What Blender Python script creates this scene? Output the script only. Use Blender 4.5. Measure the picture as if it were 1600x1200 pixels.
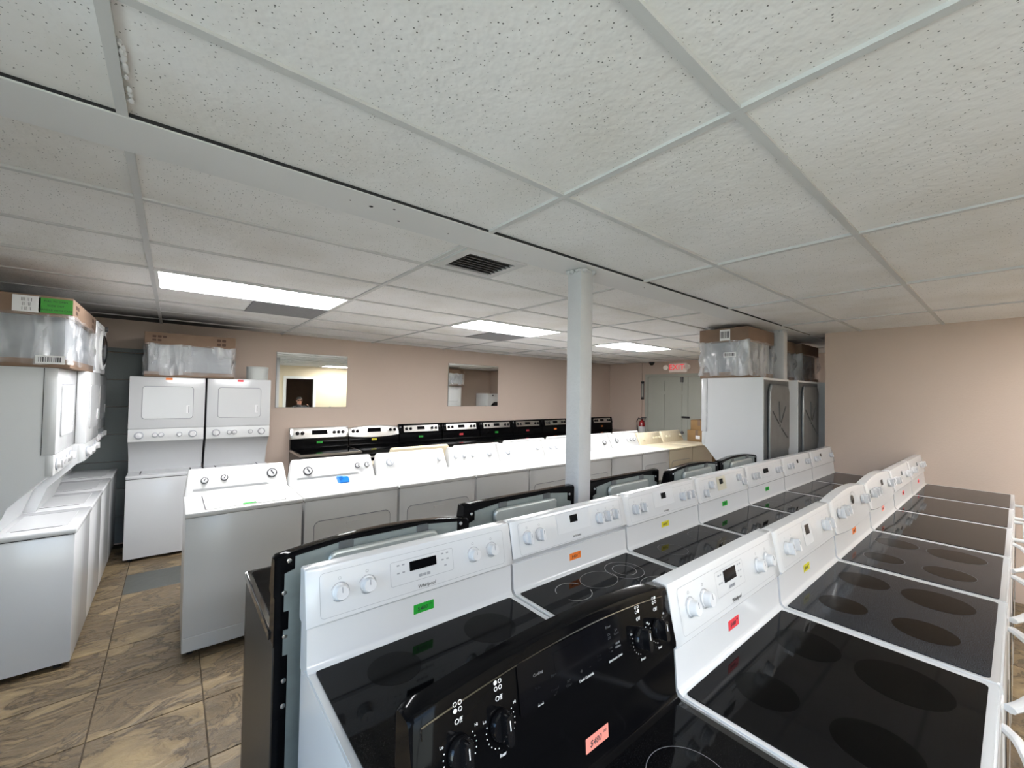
import bpy, bmesh, math, random
from mathutils import Matrix, Vector
random.seed(7)
for o in list(bpy.data.objects): bpy.data.objects.remove(o)
S = bpy.context.scene
COL = S.collection
PI = math.pi
# ------------------------------------------------------------------ camera
CAMZ = 1.714
cam = bpy.data.cameras.new('camera'); camo = bpy.data.objects.new('camera', cam); COL.objects.link(camo)
yaw, pit, rol = math.radians(50.7295), math.radians(1.2949), math.radians(1.00455)
f = Vector((math.cos(yaw)*math.cos(pit), math.sin(yaw)*math.cos(pit), math.sin(pit)))
r = Vector((math.sin(yaw), -math.cos(yaw), 0)); u = r.cross(f)
r2 = math.cos(rol)*r + math.sin(rol)*u; u2 = -math.sin(rol)*r + math.cos(rol)*u
camo.matrix_world = Matrix(((r2.x, u2.x, -f.x, 0), (r2.y, u2.y, -f.y, 0), (r2.z, u2.z, -f.z, CAMZ), (0, 0, 0, 1)))
cam.sensor_width = 36; cam.lens = 647.26*36/1600; cam.clip_start = 0.02; cam.clip_end = 200
S.camera = camo
# ------------------------------------------------------------------ world, exposure
W = bpy.data.worlds.new('world'); S.world = W; W.use_nodes = True
nt = W.node_tree; nt.nodes.clear()
wo = nt.nodes.new('ShaderNodeOutputWorld'); bg = nt.nodes.new('ShaderNodeBackground')
sky = nt.nodes.new('ShaderNodeTexSky'); sky.sky_type = 'HOSEK_WILKIE'; sky.turbidity = 3.5; sky.ground_albedo = 0.4
sky.sun_direction = Vector((0.5, -0.5, 0.75)).normalized()
nt.links.new(sky.outputs[0], bg.inputs[0]); nt.links.new(bg.outputs[0], wo.inputs[0]); bg.inputs[1].default_value = 9.0
VS = S.view_settings; VS.view_transform = 'Standard'; VS.look = 'None'; VS.gamma = 1; VS.use_curve_mapping = False; VS.exposure = 1.27
LAMP = 13.0      # fluorescent diffuser emission
# ------------------------------------------------------------------ materials
MAT = {}
def srgb(c):
    return tuple(((x/255)/12.92 if x/255 <= .04045 else ((x/255+.055)/1.055)**2.4) for x in c) + (1,)
def mat(name, col, rough=.5, metal=0, coat=0, bump=0, bscale=50, var=0, vscale=6, emit=None, es=0, spec=.5, alpha=None, aniso=None):
    m = bpy.data.materials.new(name); m.use_nodes = True; n = m.node_tree; b = n.nodes['Principled BSDF']
    b.inputs['Base Color'].default_value = col if len(col) == 4 else tuple(col)+(1,)
    b.inputs['Roughness'].default_value = rough; b.inputs['Metallic'].default_value = metal
    b.inputs['Coat Weight'].default_value = coat; b.inputs['Coat Roughness'].default_value = .08
    b.inputs['Specular IOR Level'].default_value = spec
    if emit: b.inputs['Emission Color'].default_value = tuple(emit)+(1,) if len(emit) == 3 else emit; b.inputs['Emission Strength'].default_value = es
    if var or bump:
        tc = n.nodes.new('ShaderNodeTexCoord')
    if var:
        no = n.nodes.new('ShaderNodeTexNoise'); no.inputs['Scale'].default_value = vscale; no.inputs['Detail'].default_value = 5
        n.links.new(tc.outputs['Object'], no.inputs['Vector'])
        hs = n.nodes.new('ShaderNodeMix'); hs.data_type = 'RGBA'; c = b.inputs['Base Color'].default_value
        hs.inputs['A'].default_value = tuple(x*(1-var) for x in c[:3])+(1,); hs.inputs['B'].default_value = tuple(min(1, x*(1+var)) for x in c[:3])+(1,)
        n.links.new(no.outputs['Fac'], hs.inputs['Factor']); n.links.new(hs.outputs['Result'], b.inputs['Base Color'])
    if bump:
        nb = n.nodes.new('ShaderNodeTexNoise'); nb.inputs['Scale'].default_value = bscale; nb.inputs['Detail'].default_value = 3
        n.links.new(tc.outputs['Object'], nb.inputs['Vector'])
        bp = n.nodes.new('ShaderNodeBump'); bp.inputs['Strength'].default_value = bump; bp.inputs['Distance'].default_value = .01
        n.links.new(nb.outputs['Fac'], bp.inputs['Height']); n.links.new(bp.outputs[0], b.inputs['Normal'])
    MAT[name] = m; return m
mat('enamel', (.70, .71, .72), .22, coat=.3)
mat('enamel_shaded', (.58, .59, .60), .25, coat=.25)  # enamel darkened in colour for the shade on the two far corner stacks
mat('enamel_top', (.82, .83, .84), .18, coat=.4)
mat('plastic_white', (.66, .67, .67), .3)
mat('washer_white', (.64, .64, .63), .28, coat=.2)
mat('cream', (.64, .56, .40), .3, coat=.2)
mat('knob_white', (.72, .72, .73), .3)
mat('knob_shade', (.42, .44, .48), .35)
mat('knob_black', (.006, .006, .007), .15, spec=.5)
mat('dark_ring', (.05, .05, .055), .35)
mat('black_enamel', (.003, .003, .0035), .09, spec=.10)
mat('black_gloss', (.004, .004, .0045), .07, spec=.9, coat=1)
mat('black_matte', (.02, .02, .022), .45)
mat('black_side', (.03, .03, .03), .35, bump=.15, bscale=400)
mat('gap', (.02, .02, .022), .8)
mat('grey_line', (.33, .34, .36), .5)
mat('grey_print', (.22, .23, .25), .6)
mat('white_print', (.8, .8, .8), .6)
mat('display', (.004, .004, .005), .08, spec=.12)
mat('chrome', (.75, .75, .76), .12, metal=1)
mat('stainless', (.62, .60, .57), .28, metal=1, bump=.05, bscale=200)
mat('galvanized', (.30, .345, .34), .45, metal=.6, var=.25, vscale=14)
mat('galv_mid', (.20, .21, .215), .36, metal=.6, var=.25, vscale=9)
mat('galv_light', (.50, .54, .53), .38, metal=.6, var=.15, vscale=14)
mat('galv_dark', (.15, .16, .165), .42, metal=.6, var=.3, vscale=9)
mat('wall_paint', srgb((206, 187, 173)), .75, bump=.12, bscale=90, var=.02, vscale=2)
mat('wall_cream', srgb((222, 208, 180)), .75, bump=.12, bscale=90)
mat('wall_grey', srgb((120, 126, 126)), .7, bump=.2, bscale=60, var=.06, vscale=3)
mat('door_grey', srgb((178, 180, 170)), .5, var=.04, vscale=4)
mat('trim_white', (.78, .78, .75), .45)
mat('column_paint', (.53, .53, .535), .6, bump=.3, bscale=45, var=.06, vscale=9)
mat('tbar', (.60, .60, .59), .45, var=.06, vscale=3)
mat('beam_paint', (.74, .74, .735), .55, var=.05, vscale=2)
mat('lamp_frame', (.75, .75, .73), .5)
mat('lamp_diffuser', (.9, .9, .88), .5, emit=(.985, .985, 1), es=LAMP)
mat('vent_metal', (.16, .15, .15), .5)
mat('cardboard', srgb((128, 105, 87)), .8, var=.12, vscale=9, bump=.1, bscale=60)
mat('cardboard_tan', srgb((150, 118, 78)), .8, var=.08, vscale=9)
mat('foam_grey', (.34, .36, .38), .6, var=.2, vscale=5)
mat('label_white', (.8, .8, .8), .5)
mat('label_green', srgb((70, 160, 60)), .5)
mat('ink', (.03, .03, .035), .6)
mat('tag_green', srgb((30, 165, 50)), .55); mat('tag_orange', srgb((240, 130, 50)), .55); mat('tag_yellow', srgb((225, 215, 50)), .55)
mat('tag_red', srgb((240, 70, 80)), .55); mat('tag_pink', srgb((250, 150, 135)), .55)
mat('exit_red', (.6, .01, .03), .4, emit=(1, .01, .04), es=.35)
mat('exit_case', (.78, .74, .66), .5, emit=(1, .8, .7), es=.04)
mat('extinguisher_red', (.35, .015, .02), .25, coat=.4)
mat('mirror', (.92, .94, .92), .015, metal=1)
mat('mirror_edge', (.25, .26, .25), .3)
mat('blue_plastic', srgb((25, 130, 225)), .3, coat=.3)
mat('bucket', (.55, .57, .55), .35)
mat('skin', srgb((205, 150, 125)), .5); mat('shirt', (.02, .02, .022), .8); mat('hair', (.02, .014, .01), .6); mat('jeans', (.04, .05, .09), .8)
mat('rubber', (.015, .015, .015), .7)
mat('keypad', (.70, .71, .72), .4)
mat('keypad_cream', (.62, .59, .47), .4)
mat('burner_dark', (.0015, .0015, .0015), .12, spec=.07); mat('burner_edge', (.10, .10, .105), .3)
mat('burner_brown', (.012, .009, .007), .15, spec=.07)
mat('ring_grey', (.30, .30, .30), .3)
mat('tile_gap', (.02, .02, .02), .9)
mat('glass_dark', (.006, .007, .009), .04, coat=.5)
def glass_mat(name, c0, c1, rough):
    m = mat(name, c0, rough, spec=.13); n = m.node_tree; b = n.nodes['Principled BSDF']
    tc = n.nodes.new('ShaderNodeTexCoord'); v = n.nodes.new('ShaderNodeTexNoise'); v.inputs['Scale'].default_value = 420; v.inputs['Detail'].default_value = 1
    n.links.new(tc.outputs['Object'], v.inputs['Vector'])
    rp = n.nodes.new('ShaderNodeValToRGB'); rp.color_ramp.elements[0].position = .5; rp.color_ramp.elements[1].position = .72
    rp.color_ramp.elements[0].color = tuple(c0)+(1,); rp.color_ramp.elements[1].color = tuple(c1)+(1,)
    n.links.new(v.outputs['Fac'], rp.inputs[0]); n.links.new(rp.outputs[0], b.inputs['Base Color'])
glass_mat('cooktop_black', (.003, .003, .0035), (.009, .0095, .010), .05)
glass_mat('cooktop_grey', (.020, .022, .026), (.085, .09, .105), .09)
def window_glass():
    m = bpy.data.materials.new('window_glass'); m.use_nodes = True; n = m.node_tree; n.nodes.clear()
    o = n.nodes.new('ShaderNodeOutputMaterial'); mx = n.nodes.new('ShaderNodeMixShader'); t = n.nodes.new('ShaderNodeBsdfTransparent'); g = n.nodes.new('ShaderNodeBsdfGlossy')
    g.inputs['Roughness'].default_value = .02; fr = n.nodes.new('ShaderNodeFresnel'); n.links.new(fr.outputs[0], mx.inputs[0])
    n.links.new(t.outputs[0], mx.inputs[1]); n.links.new(g.outputs[0], mx.inputs[2]); n.links.new(mx.outputs[0], o.inputs[0]); MAT['window_glass'] = m
window_glass()
def film():
    m = bpy.data.materials.new('film'); m.use_nodes = True; n = m.node_tree; b = n.nodes['Principled BSDF']
    b.inputs['Base Color'].default_value = (.85, .87, .9, 1); b.inputs['Roughness'].default_value = .14; b.inputs['Coat Weight'].default_value = 1; b.inputs['Specular IOR Level'].default_value = .9
    tc = n.nodes.new('ShaderNodeTexCoord'); mp = n.nodes.new('ShaderNodeMapping'); mp.inputs['Scale'].default_value = (1, 1, .30); mp.inputs['Rotation'].default_value = (.55, .4, .2)
    no = n.nodes.new('ShaderNodeTexNoise'); no.inputs['Scale'].default_value = 5; no.inputs['Detail'].default_value = 3; no.inputs['Distortion'].default_value = .8
    n.links.new(tc.outputs['Object'], mp.inputs[0]); n.links.new(mp.outputs[0], no.inputs['Vector'])
    vo = n.nodes.new('ShaderNodeTexVoronoi'); vo.inputs['Scale'].default_value = 9; n.links.new(mp.outputs[0], vo.inputs['Vector'])
    v2 = n.nodes.new('ShaderNodeTexVoronoi'); v2.inputs['Scale'].default_value = 21; n.links.new(mp.outputs[0], v2.inputs['Vector'])
    ad = n.nodes.new('ShaderNodeMath'); ad.operation = 'MULTIPLY_ADD'; ad.inputs[1].default_value = .35; n.links.new(v2.outputs['Distance'], ad.inputs[0]); n.links.new(vo.outputs['Distance'], ad.inputs[2])
    a2 = n.nodes.new('ShaderNodeMath'); a2.operation = 'MULTIPLY_ADD'; a2.inputs[1].default_value = .9; n.links.new(no.outputs['Fac'], a2.inputs[0]); n.links.new(ad.outputs[0], a2.inputs[2])
    bp = n.nodes.new('ShaderNodeBump'); bp.inputs['Strength'].default_value = 1; bp.inputs['Distance'].default_value = .06
    n.links.new(a2.outputs[0], bp.inputs['Height']); n.links.new(bp.outputs[0], b.inputs['Normal'])
    rp = n.nodes.new('ShaderNodeValToRGB'); rp.color_ramp.elements[0].position = .38; rp.color_ramp.elements[0].color = (.12, .12, .12, 1); rp.color_ramp.elements[1].position = .7; rp.color_ramp.elements[1].color = (.62, .62, .62, 1)
    n.links.new(no.outputs['Fac'], rp.inputs[0]); n.links.new(rp.outputs[0], b.inputs['Alpha'])
    MAT['film'] = m
film()
def tile_mat():       # brown slate-look floor tile, flowing veins
    m = bpy.data.materials.new('floor_tile'); m.use_nodes = True; n = m.node_tree; b = n.nodes['Principled BSDF']; L = n.links.new
    g = n.nodes.new('ShaderNodeNewGeometry'); oi = n.nodes.new('ShaderNodeObjectInfo')
    sc = n.nodes.new('ShaderNodeVectorMath'); sc.operation = 'MULTIPLY_ADD'; sc.inputs[1].default_value = (1, 1, 1)
    cmb = n.nodes.new('ShaderNodeCombineXYZ'); mu = n.nodes.new('ShaderNodeMath'); mu.operation = 'MULTIPLY'; mu.inputs[1].default_value = 9.0
    L(oi.outputs['Random'], mu.inputs[0]); L(mu.outputs[0], cmb.inputs[2]); L(g.outputs['Position'], sc.inputs[0]); L(cmb.outputs[0], sc.inputs[2])
    mp = n.nodes.new('ShaderNodeMapping'); mp.inputs['Scale'].default_value = (1.0, 1.55, 1); mp.inputs['Rotation'].default_value = (0, 0, -.6); L(sc.outputs[0], mp.inputs[0])
    no = n.nodes.new('ShaderNodeTexNoise'); no.inputs['Scale'].default_value = 3.1; no.inputs['Detail'].default_value = 9; no.inputs['Roughness'].default_value = .62; no.inputs['Distortion'].default_value = 1.0; L(mp.outputs[0], no.inputs['Vector'])
    rp = n.nodes.new('ShaderNodeValToRGB'); e = rp.color_ramp.elements
    e[0].position = .3; e[0].color = srgb((92, 80, 63)); e[1].position = .7; e[1].color = srgb((158, 138, 104))
    x = rp.color_ramp.elements.new(.47); x.color = srgb((117, 101, 78)); x = rp.color_ramp.elements.new(.5); x.color = srgb((70, 58, 43)); x = rp.color_ramp.elements.new(.53); x.color = srgb((126, 109, 83))
    L(no.outputs['Fac'], rp.inputs[0]); L(rp.outputs[0], b.inputs['Base Color'])
    n2 = n.nodes.new('ShaderNodeTexNoise'); n2.inputs['Scale'].default_value = 14; n2.inputs['Detail'].default_value = 6; L(mp.outputs[0], n2.inputs['Vector'])
    ad = n.nodes.new('ShaderNodeMath'); ad.operation = 'MULTIPLY_ADD'; ad.inputs[1].default_value = .35; L(n2.outputs['Fac'], ad.inputs[0]); L(no.outputs['Fac'], ad.inputs[2])
    bp = n.nodes.new('ShaderNodeBump'); bp.inputs['Strength'].default_value = .8; bp.inputs['Distance'].default_value = .025; L(ad.outputs[0], bp.inputs['Height']); L(bp.outputs[0], b.inputs['Normal'])
    b.inputs['Roughness'].default_value = .38; MAT['floor_tile'] = m
tile_mat()
mat('floor_tile_dark', srgb((82, 84, 80)), .45, var=.2, vscale=8, bump=.2, bscale=20)
mat('grout', srgb((74, 64, 50)), .9)
def ceil_mat():       # mineral fibre tile: pin holes, fissures, a soot stain in the far left corner, water rings
    m = bpy.data.materials.new('ceiling_tile'); m.use_nodes = True; n = m.node_tree; b = n.nodes['Principled BSDF']; L = n.links.new
    g = n.nodes.new('ShaderNodeNewGeometry')
    vo = n.nodes.new('ShaderNodeTexVoronoi'); vo.inputs['Scale'].default_value = 115; L(g.outputs['Position'], vo.inputs['Vector'])
    nz = n.nodes.new('ShaderNodeTexNoise'); nz.inputs['Scale'].default_value = 30; nz.inputs['Detail'].default_value = 2; L(g.outputs['Position'], nz.inputs['Vector'])
    sepc = n.nodes.new('ShaderNodeSeparateColor'); L(vo.outputs['Color'], sepc.inputs[0])
    sz = n.nodes.new('ShaderNodeMapRange'); sz.inputs['From Min'].default_value = .30; sz.inputs['From Max'].default_value = 1; sz.inputs['To Min'].default_value = 0; sz.inputs['To Max'].default_value = .24; L(sepc.outputs[0], sz.inputs['Value'])
    lt = n.nodes.new('ShaderNodeMath'); lt.operation = 'LESS_THAN'; L(vo.outputs['Distance'], lt.inputs[0]); L(sz.outputs[0], lt.inputs[1])
    base = n.nodes.new('ShaderNodeMix'); base.data_type = 'RGBA'; base.inputs['A'].default_value = (.86, .85, .84, 1); base.inputs['B'].default_value = (.17, .17, .165, 1); L(lt.outputs[0], base.inputs['Factor'])
    st = n.nodes.new('ShaderNodeTexNoise'); st.inputs['Scale'].default_value = 1.7; st.inputs['Detail'].default_value = 7; L(g.outputs['Position'], st.inputs['Vector'])
    rp = n.nodes.new('ShaderNodeValToRGB'); rp.color_ramp.elements[0].position = .25; rp.color_ramp.elements[0].color = (.86, .84, .80, 1); rp.color_ramp.elements[1].position = .55; rp.color_ramp.elements[1].color = (1, 1, 1, 1); L(st.outputs['Fac'], rp.inputs[0])
    m1 = n.nodes.new('ShaderNodeMix'); m1.data_type = 'RGBA'; m1.blend_type = 'MULTIPLY'; m1.inputs['Factor'].default_value = 1; L(base.outputs['Result'], m1.inputs['A']); L(rp.outputs[0], m1.inputs['B'])
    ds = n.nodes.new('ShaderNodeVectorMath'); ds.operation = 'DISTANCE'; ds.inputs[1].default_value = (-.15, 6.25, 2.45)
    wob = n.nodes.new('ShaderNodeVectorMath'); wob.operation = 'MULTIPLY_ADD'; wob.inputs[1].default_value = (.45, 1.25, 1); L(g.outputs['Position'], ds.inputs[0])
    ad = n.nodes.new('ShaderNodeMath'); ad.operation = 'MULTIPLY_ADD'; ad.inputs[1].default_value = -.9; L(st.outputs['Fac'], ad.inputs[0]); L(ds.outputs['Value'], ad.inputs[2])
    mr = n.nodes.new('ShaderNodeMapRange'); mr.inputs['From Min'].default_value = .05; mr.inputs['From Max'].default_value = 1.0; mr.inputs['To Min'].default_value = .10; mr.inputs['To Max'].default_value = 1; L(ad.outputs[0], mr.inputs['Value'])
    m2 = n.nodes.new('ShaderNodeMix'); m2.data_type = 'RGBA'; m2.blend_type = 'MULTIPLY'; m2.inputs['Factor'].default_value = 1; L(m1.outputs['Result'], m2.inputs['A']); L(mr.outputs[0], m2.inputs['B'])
    L(m2.outputs['Result'], b.inputs['Base Color']); b.inputs['Roughness'].default_value = .9
    bp = n.nodes.new('ShaderNodeBump'); bp.inputs['Strength'].default_value = .35; bp.inputs['Distance'].default_value = .01; L(nz.outputs['Fac'], bp.inputs['Height']); L(bp.outputs[0], b.inputs['Normal'])
    MAT['ceiling_tile'] = m
ceil_mat()
# ------------------------------------------------------------------ mesh helpers
def link(o, parent=None):
    COL.objects.link(o)
    if parent: o.parent = parent
    return o
def finish(bm, m, ang=35):
    bmesh.ops.recalc_face_normals(bm, faces=bm.faces)
    me = bpy.data.meshes.new('mesh'); bm.to_mesh(me); bm.free()
    if m: me.materials.append(MAT[m])
    me.polygons.foreach_set('use_smooth', [True]*len(me.polygons)); me.set_sharp_from_angle(angle=math.radians(ang))
    return me
def obj(name, bm, m, parent=None, M=None, ang=35):
    me = bm if isinstance(bm, bpy.types.Mesh) else finish(bm, m, ang)
    o = bpy.data.objects.new(name, me); link(o, parent)
    if M is not None: o.matrix_local = M
    return o
def empty(name, loc=(0, 0, 0), rz=0):
    o = bpy.data.objects.new(name, None); o.empty_display_size = .1; link(o); o.location = loc; o.rotation_euler = (0, 0, rz); return o
def tag(o, label, cat, group=None):
    o['label'] = label; o['category'] = cat
    if group: o['group'] = group
    return o
def struct(o, label=None):
    o['kind'] = 'structure'
    if label: o['label'] = label
    return o
def box(bm, x0, x1, y0, y1, z0, z1, bev=0, seg=2):
    r = bmesh.ops.create_cube(bm, size=1); vs = r['verts']
    for v in vs: v.co = Vector(((x0+x1)/2+v.co.x*(x1-x0), (y0+y1)/2+v.co.y*(y1-y0), (z0+z1)/2+v.co.z*(z1-z0)))
    if bev:
        es = list({e for v in vs for e in v.link_edges})
        bmesh.ops.bevel(bm, geom=es, offset=bev, segments=seg, affect='EDGES', profile=.5)
    return bm
def nb(): return bmesh.new()
def bx(*a, **k): return box(nb(), *a, **k)
def rrect(w, h, r, seg=4, cx=0, cy=0):
    pts = []
    for (sx, sy, a0) in ((1, 1, 0), (-1, 1, 90), (-1, -1, 180), (1, -1, 270)):
        for i in range(seg+1):
            a = math.radians(a0+90*i/seg); pts.append((cx+sx*(w/2-r)+r*math.cos(a), cy+sy*(h/2-r)+r*math.sin(a)))
    return pts
def prism(bm, pts, z0, z1, M=None):      # polygon in local x,y extruded along local z
    a = [bm.verts.new((x, y, z0)) for x, y in pts]; b = [bm.verts.new((x, y, z1)) for x, y in pts]; n = len(pts)
    bm.faces.new(list(reversed(a))); bm.faces.new(b)
    for i in range(n): bm.faces.new((a[i], a[(i+1) % n], b[(i+1) % n], b[i]))
    if M is not None:
        for v in a+b: v.co = M @ v.co
    return bm
def loft(bm, secs, caps=True):
    R = [[bm.verts.new(p) for p in s] for s in secs]; n = len(secs[0])
    for a, b in zip(R, R[1:]):
        for i in range(n): bm.faces.new((a[i], a[(i+1) % n], b[(i+1) % n], b[i]))
    if caps: bm.faces.new(list(reversed(R[0]))); bm.faces.new(R[-1])
    return bm
def lathe(bm, prof, seg=20, M=None):     # profile (r,z) around local z
    rings = []
    for r, z in prof:
        if r < 1e-6: rings.append([bm.verts.new((0, 0, z))])
        else: rings.append([bm.verts.new((r*math.cos(2*PI*i/seg), r*math.sin(2*PI*i/seg), z)) for i in range(seg)])
    for a, b in zip(rings, rings[1:]):
        for i in range(seg):
            j = (i+1) % seg
            if len(a) == 1 and len(b) == 1: continue
            if len(a) == 1: bm.faces.new((a[0], b[i], b[j]))
            elif len(b) == 1: bm.faces.new((a[i], a[j], b[0]))
            else: bm.faces.new((a[i], a[j], b[j], b[i]))
    if M is not None:
        for rg in rings:
            for v in rg: v.co = M @ v.co
    return bm
def tube(bm, path, r, seg=8, flat=1.0):
    path = [Vector(p) for p in path]; secs = []
    up = Vector((0, 0, 1))
    for i, p in enumerate(path):
        d = (path[min(i+1, len(path)-1)]-path[max(i-1, 0)]).normalized()
        s = d.cross(up); s = s.normalized() if s.length > 1e-4 else Vector((1, 0, 0)); t = s.cross(d).normalized()
        secs.append([p + s*math.cos(2*PI*k/seg)*r + t*math.sin(2*PI*k/seg)*r*flat for k in range(seg)])
    return loft(bm, secs)
def ring_flat(bm, ro, ri, z, seg=48, a0=0, a1=2*PI, sx=1, sy=1):
    full = abs(a1-a0-2*PI) < 1e-6; n = seg if full else seg+1
    A = [a0+(a1-a0)*i/seg for i in range(n)]
    o = [bm.verts.new((sx*ro*math.cos(a), sy*ro*math.sin(a), z)) for a in A]; i_ = [bm.verts.new((sx*ri*math.cos(a), sy*ri*math.sin(a), z)) for a in A]
    for k in range(n if full else n-1):
        j = (k+1) % n; bm.faces.new((o[k], o[j], i_[j], i_[k]))
    return bm
TXT = {}
def text_mesh(s, size, m, align='CENTER', shear=0):
    k = (s, size, m, shear)
    if k in TXT: return TXT[k]
    c = bpy.data.curves.new('t', 'FONT'); c.body = s; c.size = size; c.align_x = align; c.align_y = 'CENTER'; c.resolution_u = 2; c.shear = shear; c.extrude = .0002
    o = bpy.data.objects.new('t', c); COL.objects.link(o); bpy.context.view_layer.update()
    me = bpy.data.meshes.new_from_object(o.evaluated_get(bpy.context.evaluated_depsgraph_get())); me.materials.clear(); me.materials.append(MAT[m])
    bpy.data.objects.remove(o); TXT[k] = me; return me
def face_mat(p0, p1, x, t, off=0.0):     # sloped face: p0,p1 = (y,z) bottom / top
    U = Vector((0, p1[0]-p0[0], p1[1]-p0[1])); ln = U.length; U.normalize(); X = Vector((1, 0, 0)); N = X.cross(U)
    P = Vector((x, p0[0]+(p1[0]-p0[0])*t, p0[1]+(p1[1]-p0[1])*t)) + N*off
    return Matrix(((X.x, U.x, N.x, P.x), (X.y, U.y, N.y, P.y), (X.z, U.z, N.z, P.z), (0, 0, 0, 1)))
MC = {}
def cached(key, fn):
    if key not in MC: MC[key] = fn()
    return MC[key]
def wall_at(x): pass
# ------------------------------------------------------------------ the setting
WX = 5.64; WY = 6.2; EX = 8.1; LX = -1.2; BY = -1.85; ZC = 2.44
def floor():
    o = struct(obj('floor', bx(LX-.1, EX+.1, BY-.1, WY+.1, -.12, -.004), 'grout'), 'brown stone-look ceramic tile floor')
    t = .4572; ox, oy = -.28, 3.305
    me = finish(bx(-t/2+.003, t/2-.003, -t/2+.003, t/2-.003, -.006, 0, bev=.0015, seg=1), 'floor_tile')
    md = finish(bx(-t/2+.003, t/2-.003, -t/2+.003, t/2-.003, -.006, 0, bev=.0015, seg=1), 'floor_tile_dark')
    rest = nb()
    for i in range(-3, 19):
        for j in range(-12, 7):
            cx, cy = ox+t*(i+.5), oy+t*(j+.5)
            if cx < LX-.05 or cx > EX or cy < BY or cy > WY: continue
            if (cx < .75 and cy > 1.0) or (cy < .25 and cx < 5.7) or (2.2 < cy < 3.4 and cx < 5):
                c = bpy.data.objects.new('floor_tile', md if (j == 3 and i in (0, 1)) else me); link(c, o); c.location = (cx, cy, 0)
            else: box(rest, cx-t/2+.003, cx+t/2-.003, cy-t/2+.003, cy+t/2-.003, -.006, 0)
    s = obj('floor_tiles_beyond', rest, 'floor_tile', o); s['kind'] = 'stuff'
floor()
B0, DX = 1.0943, 1.2192
NEAR_Y = [1.5135, 1.0563, .4489, -.1607, -.7703, -1.3799, BY]
FAR_Y = [1.73, 2.1462, 2.7557, 3.3653, 3.9749, 4.5845, 5.194, 5.8036, WY]
XL = [LX]+[B0+DX*k for k in range(-1, 6)]+[EX]
LIGHTS = [(1, 'F', 3), (3, 'F', 3), (5, 'F', 3), (1, 'N', 4), (4, 'N', 4)]   # x cell, zone, y cell
VENT = (2, 'F', 0)
def ceiling():
    o = struct(obj('ceiling', bx(LX-.1, EX+.1, BY-.1, WY+.1, ZC+.07, ZC+.15), 'black_matte'), 'suspended ceiling of grey pinholed acoustic tiles in a metal grid')
    T = .0045
    for zone, Y in (('N', NEAR_Y), ('F', FAR_Y)):
        for i in range(len(XL)-1):
            for j in range(len(Y)-1):
                if (i, zone, j) in [l for l in LIGHTS]: continue
                x0, x1 = XL[i], XL[i+1]; y0, y1 = sorted((Y[j], Y[j+1]))
                if zone == 'N' and x0 > WX: continue
                dz = random.choice((0, 0, 0, .002, .004)) + .007
                if (i, zone, j) == VENT:
                    bm = nb()
                    for q in ((x0+.006, 1.135, y0+.003, y1-.006), (1.505, x1-.006, y0+.003, y1-.006), (1.135, 1.505, y0+.003, 1.757), (1.135, 1.505, 2.085, y1-.006)): box(bm, *q, ZC+.0045, ZC+.02)
                    obj('ceiling_tile', bm, 'ceiling_tile', o); continue
                c = obj('ceiling_tile', bx(x0+.006, x1-.006, y0+.006, y1-.006, ZC+dz, ZC+dz+.015), 'ceiling_tile', o)
                a = (random.random()-.5)*.004
                c.rotation_euler = (0, 0, 0); c.location = (0, 0, 0)
        for y in Y[1:-1]: obj('grid_runner', bx(XL[0], WX if zone == 'N' else EX, y-.012, y+.012, ZC-.001, ZC+.02), 'tbar', o)
        lo, hi = min(Y), max(Y)
        for x in XL[1:-1]:
            if zone == 'N' and x > WX: continue
            obj('grid_runner', bx(x-.012, x+.012, lo, hi, ZC-.0016, ZC+.02), 'tbar', o)
    b = obj('ceiling_beam', bx(LX, EX, 1.513, 1.73, ZC-.004, ZC+.04, bev=.002, seg=1), 'beam_paint', o)
    obj('shadow_gap', bx(LX, WX, 1.509, 1.513, ZC+.0005, ZC+.02), 'gap', b)
    for (x, y, rr) in ((.58, 1.60, .008), (.66, 1.565, .005), (.72, 1.66, .006), (.50, 1.6, .003), (.95, 1.64, .004), (1.40, 1.62, .004), (2.42, 1.58, .004)):
        obj('screw_hole', lathe(nb(), [(0, -.0006), (rr, -.0006), (rr, 0)], 10, Matrix.Translation((x, y, ZC-.0045))), 'gap', b)
    bm = nb()
    for k in range(26): bmesh.ops.create_icosphere(bm, subdivisions=1, radius=.003+.004*random.random(), matrix=Matrix.Translation((-.109+.006*random.random(), 1.20+.24*random.random(), ZC+.002+.004*random.random())) @ Matrix.Diagonal((1, 2.2, .6, 1)))
    obj('torn_tile_edge', bm, 'label_white', o)
    # grey opaque half panels beside the lamps
    for (i, n) in ((1, 4), (3, 4)):
        obj('return_panel', bx(XL[i+1]-.60, XL[i+1]-.014, FAR_Y[n]+.014, FAR_Y[n+1]-.014, ZC-.0025, ZC+.003), 'vent_panel', o)
mat('vent_panel', (.26, .26, .265), .7, var=.12, vscale=30)
ceiling()
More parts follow.
